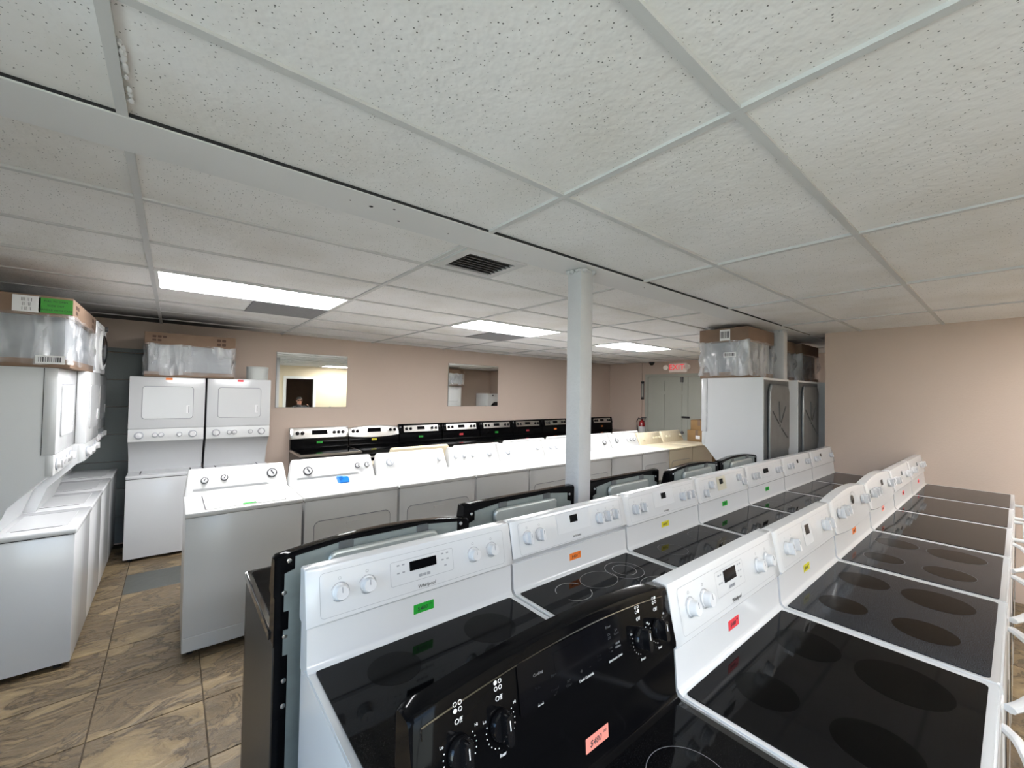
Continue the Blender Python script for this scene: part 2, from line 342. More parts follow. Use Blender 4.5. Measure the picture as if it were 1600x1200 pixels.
def lights():
    labs = ['lit fluorescent ceiling panel nearest the stacked laundry units', 'lit fluorescent ceiling panel above the middle of the washer row', 'lit fluorescent ceiling panel closest to the exit door',
            'lit fluorescent ceiling panel behind the viewer near the window', 'lit fluorescent ceiling panel behind the viewer near the beige wall']
    for (i, z, j), lab in zip(LIGHTS, labs):
        Y = NEAR_Y if z == 'N' else FAR_Y; x0, x1 = XL[i]+.012, XL[i+1]-.012; y0, y1 = sorted((Y[j], Y[j+1])); y0 += .012; y1 -= .012
        t = tag(empty('ceiling_light', ((x0+x1)/2, (y0+y1)/2, ZC)), lab, 'ceiling light', 'fluorescent ceiling panels'); w, d = (x1-x0)/2, (y1-y0)/2
        bm = nb(); box(bm, -w, w, -d, -d+.02, -.004, .05); box(bm, -w, w, d-.02, d, -.004, .05); box(bm, -w, -w+.02, -d+.02, d-.02, -.004, .05); box(bm, w-.02, w, -d+.02, d-.02, -.004, .05); box(bm, -w, w, -d, d, .05, .055)
        obj('frame', bm, 'lamp_frame', t)
        obj('diffuser', bx(-w+.02, w-.02, -d+.02, d-.02, .002, .006), 'lamp_diffuser', t)
lights()
def vent():
    x0, x1, y0, y1 = 1.12, 1.52, 1.742, 2.10
    t = tag(empty('air_vent', ((x0+x1)/2, (y0+y1)/2, ZC)), 'square white ceiling air vent with dark louvres beside the beam', 'vent'); w, d = (x1-x0)/2, (y1-y0)/2
    bm = nb(); box(bm, -w, w, -d, -d+.05, -.008, .004); box(bm, -w, w, d-.05, d, -.008, .004); box(bm, -w, -w+.05, -d+.05, d-.05, -.008, .004); box(bm, w-.05, w, -d+.05, d-.05, -.008, .004)
    obj('frame', bm, 'tbar', t); obj('duct', bx(-w+.04, w-.04, -d+.04, d-.04, .03, .04), 'gap', t)
    for k in range(7):
        y = -d+.07+k*(2*d-.14)/6; s = obj('slat', bx(-w+.05, w-.05, -.022, .022, -.001, .001), 'vent_metal', t); s.location = (0, y, .004); s.rotation_euler = (.7, 0, 0)
vent()
def walls():
    struct(obj('wall_back', bx(LX-.1, EX+.1, WY, WY+.1, 0, ZC+.1), 'wall_paint'), 'pale pinkish beige painted wall with the two mirrors')
    struct(obj('wall_exit', bx(EX, EX+.1, 1.2, WY, 0, ZC+.1), 'wall_paint'), 'beige wall with the grey double door and exit sign')
    struct(obj('wall_right', bx(WX, WX+.12, BY, 1.37, 0, ZC+.01), 'wall_paint'), 'plain beige wall at the end of the range rows')
    struct(obj('wall_alcove', bx(WX+.12, EX, 1.22, 1.32, 0, ZC+.1), 'wall_paint'))
    bm = nb(); y0, y1, z0, z1 = -1.2, 1.6, .35, 2.1
    box(bm, LX-.1, LX, BY, y0, 0, ZC+.1); box(bm, LX-.1, LX, y1, WY, 0, ZC+.1); box(bm, LX-.1, LX, y0, y1, 0, z0); box(bm, LX-.1, LX, y0, y1, z1, ZC+.1)
    struct(obj('wall_left', bm, 'wall_grey'), 'grey painted wall behind the stacked laundry units')
    w = struct(empty('window_1', (LX-.05, (y0+y1)/2, z0))); h = z1-z0; L = (y1-y0)/2
    bm = nb(); box(bm, -.03, .03, -L, L, 0, .05); box(bm, -.03, .03, -L, L, h-.05, h)
    for k in range(4): yy = -L+.025+k*(2*L-.05)/3; box(bm, -.03, .03, yy-.025, yy+.025, .05, h-.05)
    obj('window_frame', bm, 'trim_white', w)
    for k in range(3):
        a = -L+.05+k*(2*L-.05)/3; obj('pane', bx(-.003, .003, a, a+(2*L-.05)/3-.05, .05, h-.05), 'window_glass', w)
    # wall behind the viewer with the doorway
    dx0, dx1, dh = 2.68, 3.45, 2.05
    bm = nb(); box(bm, LX-.1, -1.05, BY-.1, BY, 0, ZC+.1); box(bm, .85, dx0, BY-.1, BY, 0, ZC+.1); box(bm, -1.05, .85, BY-.1, BY, 0, .3); box(bm, -1.05, .85, BY-.1, BY, 2.15, ZC+.1); box(bm, dx1, WX+.1, BY-.1, BY, 0, ZC+.1); box(bm, dx0, dx1, BY-.1, BY, dh, ZC+.1)
    struct(obj('wall_front', bm, 'wall_cream'), 'cream wall with an open doorway, seen in the mirror')
    w = struct(empty('window_2', (-.10, BY-.05, .3))); bm = nb(); box(bm, -.95, .95, -.03, .03, 0, .05); box(bm, -.95, .95, -.03, .03, 1.80, 1.85)
    for xx in (-.925, 0, .925): box(bm, xx-.025, xx+.025, -.03, .03, .05, 1.80)
    obj('window_frame', bm, 'trim_white', w)
    for a in (-.90, .025): obj('pane', bx(a, a+.875, -.003, .003, .05, 1.80), 'window_glass', w)
    d = struct(empty('door_3', ((dx0+dx1)/2, BY, 0)), 'white cased open doorway seen in the mirror'); w2 = (dx1-dx0)/2
    bm = nb(); box(bm, -w2-.08, -w2, -.11, .02, 0, dh+.08); box(bm, w2, w2+.08, -.11, .02, 0, dh+.08); box(bm, -w2, w2, -.11, .02, dh, dh+.08); obj('casing', bm, 'trim_white', d)
    # dim store room behind the doorway
    bm = nb(); box(bm, 1.8, 4.3, -3.4, -3.3, 0, 2.5); box(bm, 1.7, 1.8, -3.4, BY-.1, 0, 2.5); box(bm, 4.3, 4.4, -3.4, BY-.1, 0, 2.5); box(bm, 1.7, 4.4, -3.4, BY-.1, 2.5, 2.6); box(bm, 1.7, 4.4, -3.4, BY-.1, -.1, 0)
    struct(obj('wall_storeroom', bm, 'cardboard'), 'dim brown store room behind the doorway')
walls()
def far_doors():
    # grey double door on the exit wall
    y0, y1, h = 3.36, 5.14, 2.12
    d = struct(empty('door_1', (EX, (y0+y1)/2, 0)), 'grey panelled double door below the exit sign'); w = (y1-y0)/2
    bm = nb(); box(bm, -.05, 0, -w-.07, -w, 0, h+.06); box(bm, -.05, 0, w, w+.07, 0, h+.06); box(bm, -.05, 0, -w, w, h, h+.06); obj('door_frame', bm, 'door_grey', d)
    for s in (-1, 1):
        a, b = (-w+.004, -.003) if s < 0 else (.003, w-.004)
        lf = obj('door_leaf', bx(-.035, -.002, a, b, .01, h-.005), 'door_grey', d)
        for (pz0, pz1) in ((.2, .85), (1.0, 1.75), (1.82, 2.04)):
            for q in (0, 1):
                c0 = a+.1+q*((b-a)/2-.05); bm = nb(); prism(bm, rrect((b-a)/2-.16, pz1-pz0, .01, 2), 0, .014, Matrix.Translation((-.035, c0+((b-a)/2-.16)/2, (pz0+pz1)/2)) @ Matrix(((0, 0, -1, 0), (1, 0, 0, 0), (0, 1, 0, 0), (0, 0, 0, 1))))
                obj('door_panel', bm, 'door_grey', lf)
    obj('astragal', bx(-.045, -.035, -.02, .02, .01, h-.01), 'door_grey', d)
    obj('slide_bolt', bx(-.06, -.035, -.06, .11, 1.27, 1.31, bev=.006), 'black_matte', d)
    obj('door_knob', lathe(nb(), [(0, .06), (.028, .055), (.03, .035), (.012, .02), (.012, 0)], 14, Matrix.Translation((-.035, .08, .98)) @ Matrix.Rotation(-PI/2, 4, 'Y')), 'vent_metal', d)
    obj('closer_bracket', bx(-.08, -.035, .08, .13, h-.12, h-.01, bev=.006), 'vent_metal', d)
    struct(obj('trim_1', bx(EX-.02, EX, 5.31, 5.34, 0, ZC), 'wall_paint'))
    # grey door in the far left corner
    g = struct(empty('door_2', (-.75, WY, 0)), 'grey boarded door in the far left corner')
    for k in range(7):
        z = .02+k*.295; obj('door_board', bx(-.44, .6, -.03, -.002, z, z+.29, bev=.004, seg=1), 'wall_grey', g)
    bm = nb(); box(bm, -.45, .66, -.06, -.002, 2.09, 2.13); box(bm, .6, .66, -.05, -.002, 0, 2.09); obj('door_header', bm, 'wall_grey', g)
    obj('hinge', bx(.56, .64, -.07, -.03, 1.9, 1.98, bev=.004, seg=1), 'black_matte', g)
far_doors()
def column(x, y, z0, z1, lab, nm='support_column'):
    t = tag(empty(nm, (x, y, z0)), lab, 'column')
    obj('shaft', bx(-.052, .052, -.052, .052, 0, z1-z0, bev=.006), 'column_paint', t)
    bm = nb()
    for k in range(14):
        a = -.055+.11*random.random(); s = random.choice((0, 1)); rr = .006+.012*random.random()
        p = (a, -.056) if s else (-.056, a); bmesh.ops.create_icosphere(bm, subdivisions=1, radius=rr, matrix=Matrix.Translation((p[0], p[1], z1-z0-.012)))
    obj('caulk', bm, 'column_paint', t)
column(1.825, 1.617, 0, ZC-.004, 'white painted square column rising between the ranges to the ceiling beam')
column(5.015, 1.612, 0, ZC-.004, 'white square post behind the wrapped carton beside the laundry units')
# ------------------------------------------------------------------ ranges
def knob_cyl(mname, r=.021):
    return cached(('kc', mname, r), lambda: finish(lathe(nb(), [(r*1.12, 0), (r*1.12, .005), (r, .007), (r*.93, .024), (r*.86, .027), (0, .027)], 24), mname))
def knob_lobe(mname, r=.023):
    def f():
        bm = nb(); lathe(bm, [(r, 0), (r, .008), (r*.9, .012), (0, .012)], 22); prism(bm, rrect(r*.62, r*2.0, r*.28, 3), .010, .030); return finish(bm, mname)
    return cached(('kl', mname, r), f)
def pointer_mesh(mname, r): return cached(('pt', mname, r), lambda: finish(bx(-.0009, .0009, r*.05, r*.8, 0, .0006), mname))
def ring_mesh(mname, ro, ri): return cached(('rg', mname, ro, ri), lambda: finish(ring_flat(nb(), ro, ri, 0, 36, -PI*.9+PI/2*0, PI*.75), mname))
def outline(w, h, r, t, m):
    def f():
        bm = nb(); a = rrect(w, h, r, 4); b = rrect(w-2*t, h-2*t, max(r-t, .0005), 4)
        va = [bm.verts.new((x, y, 0)) for x, y in a]; vb = [bm.verts.new((x, y, 0)) for x, y in b]; n = len(va)
        for i in range(n): bm.faces.new((va[i], va[(i+1) % n], vb[(i+1) % n], vb[i]))
        return finish(bm, m)
    return cached(('ol', w, h, r, t, m), f)
def plate(w, h, d, m, r=.002): return cached(('pl', w, h, d, m, r), lambda: finish(prism(nb(), rrect(w, h, r, 3), 0, d), m))
RW, RD = .756, .64
def price_tag(parent, F, x, t, col, text, w=.075, h=.03, rot=0):
    M = F(x, t, .0006) @ Matrix.Rotation(rot, 4, 'Z')
    p = obj('price_tag', plate(w, h, .0006, 'tag_'+col, .001), None, parent, M)
    obj('tag_text', text_mesh(text, h*.62, 'ink', shear=.2), None, p, Matrix.Translation((-w*.08, -h*.05, .0009)))
    obj('tag_cents', text_mesh('oo', h*.34, 'ink', shear=.2), None, p, Matrix.Translation((w*.33, h*.2, .0009)))
    return p
def make_range(name, loc, label, group, rz=0, body='enamel', panel='enamel', knobm='knob_white', knob='cyl', kx=(.095, .178, .575, .658), kz=(.5,)*6, style='flat', ptop=1.19, pbot=1.03,
               disp=(.37, .62, .10, .03), keypad=True, logo=None, tagc=None, tagt='$450', glass='cooktop_black', burners='none', handle='bow', dth=.022, frame=None, riser=None, back=False, w=RW, detail=2, inset=None, tagx=.37, kcol=None, dispshape='rect', D=RD, tagv=.52, burn_edge=False, chin=.008):
    T = tag(empty(name, loc, rz), label, 'range', group)
    frame = frame or body; riser = riser or body
    obj('body', bx(.004, w-.004, -D+.02, -.012, .03, .895, bev=.004, seg=1), 'black_side' if body == 'black_enamel' else body, T)
    for (fx, fy) in ((.05, -.06), (w-.05, -.06), (.05, -D+.08), (w-.05, -D+.08)):
        obj('foot', cached('foot', lambda: finish(lathe(nb(), [(.018, 0), (.018, .012), (.01, .014), (.01, .035)], 10), 'rubber')), None, T, Matrix.Translation((fx, fy, 0)))
    dr = obj('drawer', bx(.006, w-.006, -D-dth+.004, -D+.02, .07, .245, bev=.006), body, T)
    dm = obj('oven_door', bx(.006, w-.006, -D-dth, -D+.02, .255, .865, bev=.008), body, T)
    obj('door_window', prism(nb(), rrect(w-.3, .26, .02, 4), 0, .002, Matrix.Translation((w/2, -D-dth-.0005, .56)) @ Matrix.Rotation(PI/2, 4, 'X')), 'glass_dark', dm)
    hy = -D-dth; hz = .835
    if handle == 'bow':
        pth = [(.06+(w-.12)*k/16, hy-.002-.060*math.sin(PI*k/16)**.55, hz) for k in range(17)]; bm = tube(nb(), pth, .013, 8, .8)
    elif handle == 'bar':
        bm = tube(nb(), [(.07, hy+.004, hz), (.07, hy-.04, hz), (.085, hy-.05, hz), (w-.085, hy-.05, hz), (w-.07, hy-.04, hz), (w-.07, hy+.004, hz)], .012, 8)
    else:
        pth = [(.05+(w-.10)*k/20, hy-.01-.075*math.sin(PI*k/20)**.8, hz+.01*math.sin(PI*k/20)) for k in range(21)]; bm = tube(nb(), pth, .016, 8, .7)
    obj('handle', bm, 'stainless' if panel == 'stainless' else body, dm)
    # cooktop: rounded rim with a sunken glass
    yb = -.083
    bm = bx(.0, w, -D-.005, yb+.02, .888, .918); bm.faces.ensure_lookup_table()
    top = max(bm.faces, key=lambda q: q.calc_center_median().z)
    bmesh.ops.inset_region(bm, faces=[top], thickness=.020, depth=0)
    es = [e for e in bm.edges if all(abs(v.co.z-.918) < 1e-5 for v in e.verts)] + [e for e in bm.edges if abs(e.verts[0].co.z-e.verts[1].co.z) > .01]
    bmesh.ops.translate(bm, verts=[v for v in top.verts], vec=(0, 0, -.005))
    bmesh.ops.bevel(bm, geom=es, offset=.005, segments=2, affect='EDGES')
    obj('cooktop_frame', bm, 'black_gloss' if frame == 'black_enamel' else frame, T)
    gx0, gx1, gy0, gy1 = .024, w-.024, -D+.018, yb-.008
    g = obj('glass_top', prism(nb(), rrect(gx1-gx0, gy1-gy0, .014, 4, (gx0+gx1)/2, (gy0+gy1)/2), .910, .9165), glass, T)
    bz = .9168; gw, gd = gx1-gx0, gy1-gy0
    spots = ((.26, .30, .085), (.74, .30, .105), (.26, .74, .075), (.74, .74, .088))
    if burners == 'disc':
        for (a, b, rr) in spots: obj('burner_zone', lathe(nb(), [(rr, 0), (0, .0002)], 40, Matrix.Translation((gx0+gw*a, gy0+gd*b, bz))), 'burner_dark' if glass == 'cooktop_black' else 'burner_brown', g)
        if burn_edge:
            for (a, b, rr) in spots: obj('burner_ring', ring_flat(nb(), rr+.004, rr+.0028, 0), 'burner_edge', g, Matrix.Translation((gx0+gw*a, gy0+gd*b, bz)))
    elif burners == 'ring':
        for q, (a, b, rr) in enumerate(spots+((.5, .80, .05),)):
            if q in (1, 3): obj('burner_ring', ring_flat(nb(), rr, rr-.0022, 0), 'ring_grey', g, Matrix.Translation((gx0+gw*a, gy0+gd*b, bz))); obj('burner_ring', ring_flat(nb(), rr*.62, rr*.62-.0022, 0), 'ring_grey', g, Matrix.Translation((gx0+gw*a, gy0+gd*b, bz)))
            elif q == 4: obj('burner_ring', ring_flat(nb(), .09, .088, 0, sx=1.05, sy=.8), 'ring_grey', g, Matrix.Translation((gx0+gw*a, gy0+gd*b-.02, bz)))
            else:
                for h0 in (.15, 1.15): obj('burner_ring', ring_flat(nb(), rr, rr-.003, 0, 28, PI*h0, PI*(h0+.72)), 'ring_grey', g, Matrix.Translation((gx0+gw*a, gy0+gd*b, bz)))
    elif burners == 'thin':
        for (a, b, rr) in spots: obj('burner_ring', ring_flat(nb(), rr, rr-.0012, 0), 'ring_grey' if glass == 'cooktop_grey' else 'grey_print', g, Matrix.Translation((gx0+gw*a, gy0+gd*b, bz)))
    # riser between cooktop and control panel (coved foot)
    r0, r1 = (-.079, .93), (-.072, pbot+.004)
    obj('riser', loft(nb(), [[(xx, -.008, .89), (xx, -.095, .90), (xx, -.095, .9175), (xx, -.086, .922), (xx, -.080, .932), (xx, r1[0], r1[1]), (xx, -.008, r1[1])] for xx in (.004, w-.004)]), riser, T)
    # control panel
    p0, p1 = (-.082, pbot), (-.052, ptop)
    secs = []; N = 14
    rd = {'flat': .006, 'round': .018, 'arch': .014}[style]
    for k in range(-2, N+3):
        kk = min(max(k, 0), N); x = w*kk/N; e = 0
        if k < 0: x = 0; e = (-k)/2
        if k > N: x = w; e = (k-N)/2
        if k == 0: x = rd*.6
        if k == N: x = w-rd*.6
        arch = (.030*(2*x/w-1)**2 if style == 'arch' else 0); low = (-.028*(1-(2*x/w-1)**2) if style == 'arch' else 0)
        zt = ptop - arch - e*rd; zb = pbot + low + e*rd*(1.0 if style != 'flat' else .3); dy = e*rd*.7
        yt = p1[0]; yf = p0[0]
        secs.append([(x, -.012, zb+.004), (x, yf+.018+chin*.9+dy*.2, zb), (x, yf+.004+(chin-.008)*.9+dy, zb+.002), (x, yf+dy, zb+chin), (x, yf+(yt-yf)*.5+dy, (zb+chin+zt-.008)/2), (x, yt+dy, zt-.008), (x, yt+.004+dy, zt-.0015), (x, yt+.010+dy, zt), (x, -.008, zt), (x, -.002, zt-.006), (x, -.002, zb+.008)])
    cp = obj('control_panel', loft(nb(), secs), panel, T, ang=40)
    F = lambda x, t, off=0: face_mat((p0[0], p0[1]+chin), (p1[0], p1[1]-.008), x, t, off+.0004)
    if inset:
        obj('panel_inlay', plate(w*inset[0], inset[1], .0008, inset[2], .004), None, cp, F(w/2, .5, 0))
    elif body == 'enamel':
        obj('panel_outline', outline(w*.90, .125, .012, .0009, 'grey_line'), None, cp, F(w/2, .5, .0004))
    zo = .001 if inset else 0
    for q, x in enumerate(kx):
        t = kz[q % len(kz)]; rr = .021
        if body == 'enamel': obj('knob_dial', ring_mesh('grey_line', rr*1.32, rr*1.24), None, cp, F(x, t, .0006) @ Matrix.Rotation(.4, 4, 'Z'))
        me = knob_cyl(knobm, rr) if knob == 'cyl' else knob_lobe(knobm, rr+.003)
        ko = obj('knob', me, None, cp, F(x, t, zo))
        obj('pointer', pointer_mesh('grey_print' if body == 'enamel' else 'white_print', rr), None, ko, Matrix.Translation((0, 0, .0272 if knob == 'cyl' else .0302)))
        if detail > 1:
            obj('knob_mark', outline(.009, .008, .0035, .0009, 'grey_print' if body == 'enamel' else 'white_print'), None, cp, F(x, t, zo+.0006) @ Matrix.Translation((0, .039 if kz[0] < .6 else -.036, 0)))
    dx, dt, dw, dh = disp
    if keypad:
        obj('keypad', outline(dw*2.35, .075, .006, .001, 'grey_line') if keypad is True else plate(dw*keypad[0], keypad[1], .0006, keypad[2], .004), None, cp, F(dx, dt-.08, .0006+zo))
    if dispshape == 'rect': obj('display', plate(dw, dh, .0012, 'display', .002), None, cp, F(dx, dt, .0006+zo))
    else: obj('display', lathe(nb(), [(.024, 0), (.024, .0012), (0, .0012)], 20), 'display', cp, F(dx, dt, .0006+zo)); 
    if dispshape == 'oval': obj('display_bezel', ring_flat(nb(), .05, .046, 0, sx=1.2), 'grey_line', cp, F(dx+.015, dt-.05, .0006+zo))
    if detail > 1 and keypad:
        for (ox, oy) in ((-.09, .012), (-.072, .012), (-.09, -.012), (-.072, -.012), (.075, .014), (.095, .014), (.075, -.006), (.095, -.006), (.085, -.026)):
            obj('key', plate(.009, .0045, .0004, 'grey_line', .001), None, cp, F(dx+ox*dw/.10, dt, .0007+zo) @ Matrix.Translation((0, oy, 0)))
        for k in range(3): obj('key', plate(.012, .009, .0004, 'grey_line', .001), None, cp, F(dx-.012+.015*k, dt, .0007+zo) @ Matrix.Translation((0, -.036, 0)))
    if logo: obj('logo', text_mesh(logo, .016 if logo == 'Whirlpool' else .011, 'ink' if body == 'enamel' else 'white_print', shear=.25 if logo == 'Whirlpool' else 0), None, cp, F(w/2, .14, .0006+zo))
    if tagc:
        FR = lambda x, t, off=0: face_mat(r0, r1, x, t, off+.0004)
        price_tag(T, FR, tagx, tagv, tagc, tagt)
    if back:
        obj('back_plate', prism(nb(), [(.045, .10), (w-.045, .10), (w-.045, .86), (w-.03, .86), (w-.03, .94), (w-.045, .94), (w-.045, 1.0), (w-.03, 1.0), (w-.03, 1.12), (w-.06, 1.13), (w-.06, ptop-.035), (w*.72, ptop-.018), (w*.28, ptop-.018), (.06, ptop-.035), (.06, 1.13), (.03, 1.12), (.03, 1.0), (.045, 1.0), (.045, .94), (.03, .94), (.03, .86), (.045, .86)], 0, .003, Matrix.Translation((0, 0, 0)) @ Matrix(((1, 0, 0, 0), (0, 0, 1, -.001), (0, 1, 0, 0), (0, 0, 0, 1)))), 'galvanized', T)
        obj('back_cover', bx(.006, w-.006, -.014, -.0015, .06, pbot+.02), 'black_enamel', T)
        R = Matrix(((-1, 0, 0, 0), (0, 0, 1, .002), (0, 1, 0, 0), (0, 0, 0, 1)))
        rb = obj('embossed_rib', prism(nb(), rrect(.42, .07, .030, 5), 0, .022, Matrix.Translation((w*.50, 0, ptop-.075)) @ R), 'galv_light', T)
        m = rb.modifiers.new('b', 'BEVEL'); m.width = .016; m.segments = 3
        obj('embossed_rib', prism(nb(), rrect(.012, .75, .005, 3), 0, .006, Matrix.Translation((w-.10, 0, .58)) @ R), 'galvanized', T)
        for k in range(5):
            obj('vent_slot', prism(nb(), rrect(.035, .006, .0025, 2), 0, .0006, Matrix.Translation((w-.125, .0016, .94+.028*k)) @ Matrix.Rotation(.3, 4, 'Y') @ R), 'gap', T)
        for (sx, sz) in ((w-.042, ptop-.045), (.042, ptop-.045), (w-.03, 1.06), (w-.035, .92), (w-.035, .78), (w-.035, .7)):
            obj('screw', lathe(nb(), [(.008, 0), (.007, .002), (0, .0035)], 12, Matrix.Translation((sx, .0, sz)) @ R), 'chrome', T)
        for sx in (w*.70, w*.30):
            obj('clip', prism(nb(), rrect(.05, .03, .006, 2), 0, .004, Matrix.Translation((sx, 0, ptop-.03)) @ R), 'galv_dark', T)
            obj('clip', prism(nb(), rrect(.006, .022, .002, 2), 0, .004, Matrix.Translation((sx+.012, 0, ptop-.055)) @ R), 'gap', T)
    return T
# middle row of white ranges (facing the viewer's right)
G2 = 'white ranges of the middle row'
x0, P = .31, .760; yb2 = 1.36
mid = [
 dict(label='white range with round knobs and green price tag, nearest end of the middle row', logo='Whirlpool', tagc='green', tagt='$400', glass='cooktop_black', burners='disc'),
 dict(label='white range with orange price tag and ringed glass top in the middle row', knob='lobe', kx=(.085, .155, .545, .605, .665), style='flat', logo='FRIGIDAIRE', tagc='orange', tagt='$450', burners='ring', disp=(.37, .72, .05, .032), keypad=(4.4, .085, 'keypad'), pbot=1.022, chin=.03),
 dict(label='white range with rounded panel and yellow price tag in the middle row', knob='lobe', kx=(.085, .155, .565, .62, .675), style='round', logo='FRIGIDAIRE', tagc='yellow', tagt='$450', burners='thin', disp=(.37, .72, .05, .032), keypad=(4.2, .085, 'keypad')),
 dict(label='white range with staggered knobs, cream keypad and green price tag in the middle row', knob='lobe', kx=(.10, .18, .61, .68), kz=(.35, .65, .65, .4), style='round', tagc='green', tagt='$400', burners='none', disp=(.34, .68, .05, .035), keypad=(2.6, .09, 'keypad_cream')),
 dict(label='white range with wide dark clock and green price tag, fifth in the middle row', knob='lobe', kx=(.11, .18, .60, .66), style='flat', tagc='green', tagt='$400', burners='thin', disp=(.37, .62, .10, .035)),
 dict(label='white range with small dark badge on its riser, sixth in the middle row', knob='lobe', kx=(.12, .19, .60, .66), style='round', burners='none', disp=(.37, .66, .04, .03)),
 dict(label='white range against the plain beige wall, last of the middle row', knob='lobe', kx=(.12, .2, .64), style='flat', burners='none', disp=(.32, .66, .04, .03)),
]
for k, d in enumerate(mid): make_range('electric_range', (x0+P*k, yb2, 0), group=G2, D=.585, detail=2 if k < 4 else 1, **d)
# nearest row
G1 = 'ranges of the nearest row'
yb1 = .665
near = [
 dict(label='white range with red price tag, in front of the others beside the black range', logo='Whirlpool', tagc='red', tagt='$480', tagx=.36, glass='cooktop_black', burners='disc', handle='bow', kx=(.095, .178, .575, .658), disp=(.36, .66, .085, .036), ptop=1.195),
 dict(label='white range with rounded panel and yellow price tag in the nearest row', knob='lobe', style='round', tagc='yellow', tagt='$450', tagx=.32, glass='cooktop_grey', burners='disc', handle='big', kx=(.10, .17, .60, .67), disp=(.37, .66, .05, .04), keypad=(2.2, .1, 'keypad')),
 dict(label='white range with arched panel, round clock and orange price tag in the nearest row', knob='lobe', style='arch', tagc='orange', tagt='$450', glass='cooktop_grey', burners='disc', handle='big', kx=(.10, .17, .23, .60, .66), disp=(.40, .66, .05, .04), keypad=False, dispshape='oval', burn_edge=True, ptop=1.215),
 dict(label='white range with arched panel and pink price tag in the nearest row', knob='lobe', style='arch', tagc='pink', tagt='$450', glass='cooktop_black', burners='none', handle='bow', kx=(.08, .15, .22, .62, .68), disp=(.42, .66, .05, .035), ptop=1.215),
 dict(label='white range with flat panel and red price tag, second from the beige wall', knob='lobe', style='flat', tagc='red', tagt='$480', glass='cooktop_black', burners='none', handle='bar', kx=(.08, .15, .56, .64), disp=(.40, .66, .05, .03)),
 dict(label='white range of the nearest row standing against the beige wall', knob='lobe', style='flat', tagc='red', tagt='$450', glass='cooktop_black', burners='none', handle='bar', kx=(.08, .15, .56, .66), disp=(.40, .66, .05, .03)),
]
for k, d in enumerate(near): make_range('electric_range', (1.066+.762*k, yb1-.002*k, 0), group=G1, D=.625, dth=.006, detail=2 if k < 3 else 1, **d)
# black range, closest to the viewer
bk = make_range('electric_range', (.302, yb1-.005, 0), 'glossy black range with pink price tag, closest to the viewer', G1, body='black_enamel', panel='black_enamel', knobm='knob_black', knob='lobe', style='arch', ptop=1.225, pbot=1.045,
                kx=(.083, .168, .60, .675), disp=(.37, .72, .12, .035), keypad=(2.6, .088, 'display'), tagc='pink', tagt='$480', tagx=.43, D=.625, dth=.006, glass='cooktop_black', burners='thin', kz=(.40, .42, .42, .40), detail=1, tagv=.34)
def black_print():
    cp = [c for c in bk.children if c.name.startswith('control_panel')][0]
    F = lambda x, t, off=0: face_mat((-.082, 1.053), (-.052, 1.217), x, t, off+.0014)
    wp = 'white_print'
    for x, fill in ((.083, 2), (.168, 0), (.60, 3), (.675, 1)):
        for q, (ax, ay) in enumerate(((-.005, .005), (.005, .005), (-.005, -.005), (.005, -.005))):
            M = F(x, .40) @ Matrix.Translation((ax, .068+ay, 0))
            obj('burner_icon', lathe(nb(), [(.0038, 0), (0, .0002)], 12) if q == fill else ring_flat(nb(), .0038, .0027, 0, 14), wp, cp, M)
        obj('lettering', text_mesh('Off', .012, wp), None, cp, F(x, .40) @ Matrix.Translation((0, .046, 0)))
        obj('lettering', text_mesh('Lo', .007, wp), None, cp, F(x, .40) @ Matrix.Translation((-.034, .022, 0)))
        obj('lettering', text_mesh('Hi', .007, wp), None, cp, F(x, .40) @ Matrix.Translation((.034, .026, 0)))
        for a in list(range(-200, -100, 16)) + list(range(-60, 40, 16)):
            obj('dial_dot', cached('dot', lambda: finish(lathe(nb(), [(.0011, 0), (0, .0002)], 8), wp)), None, cp, F(x, .40) @ Matrix.Translation((.032*math.cos(math.radians(a)), .032*math.sin(math.radians(a)), 0)))
        obj('lettering', text_mesh('Rear' if fill in (0, 1) else 'Front', .008, wp), None, cp, F(x, .40) @ Matrix.Translation((0, -.044, 0)))
    for s, x, y in (('Cooking', .265, .030), ('Start', .305, .012), ('Bake', .262, .006), ('Cancel\nOff', .305, -.018), ('Broil', .265, -.024), ('Self\nClean', .345, -.018), ('+', .385, -.012), ('-', .412, -.012), ('Cook Controls', .398, -.028), ('Oven\nLight', .445, -.006),
                    ('Timer', .485, .044), ('On\nOff', .485, .024), ('Set\nClock', .512, .026), ('Start\nTime', .485, -.004), ('Hold\nWarm', .512, -.002), ('Electronic Oven', .50, -.026)):
        obj('lettering', text_mesh(s, .0075 if len(s) > 1 else .014, wp), None, cp, F(x, .52) @ Matrix.Translation((0, y, 0)))
    ed = nb(); tube(ed, [(.018+.10*0+k*(.72-.018)/20, -.0545, 1.205-.030*(2*(.018+k*(.72-.018)/20)/RW-1)**2) for k in range(21)], .0022, 6); tube(ed, [(.018, -.0545, 1.178), (.0175, -.060, 1.13), (.0165, -.072, 1.075)], .0022, 6); obj('trim_edge', ed, 'black_gloss', cp)
black_print()
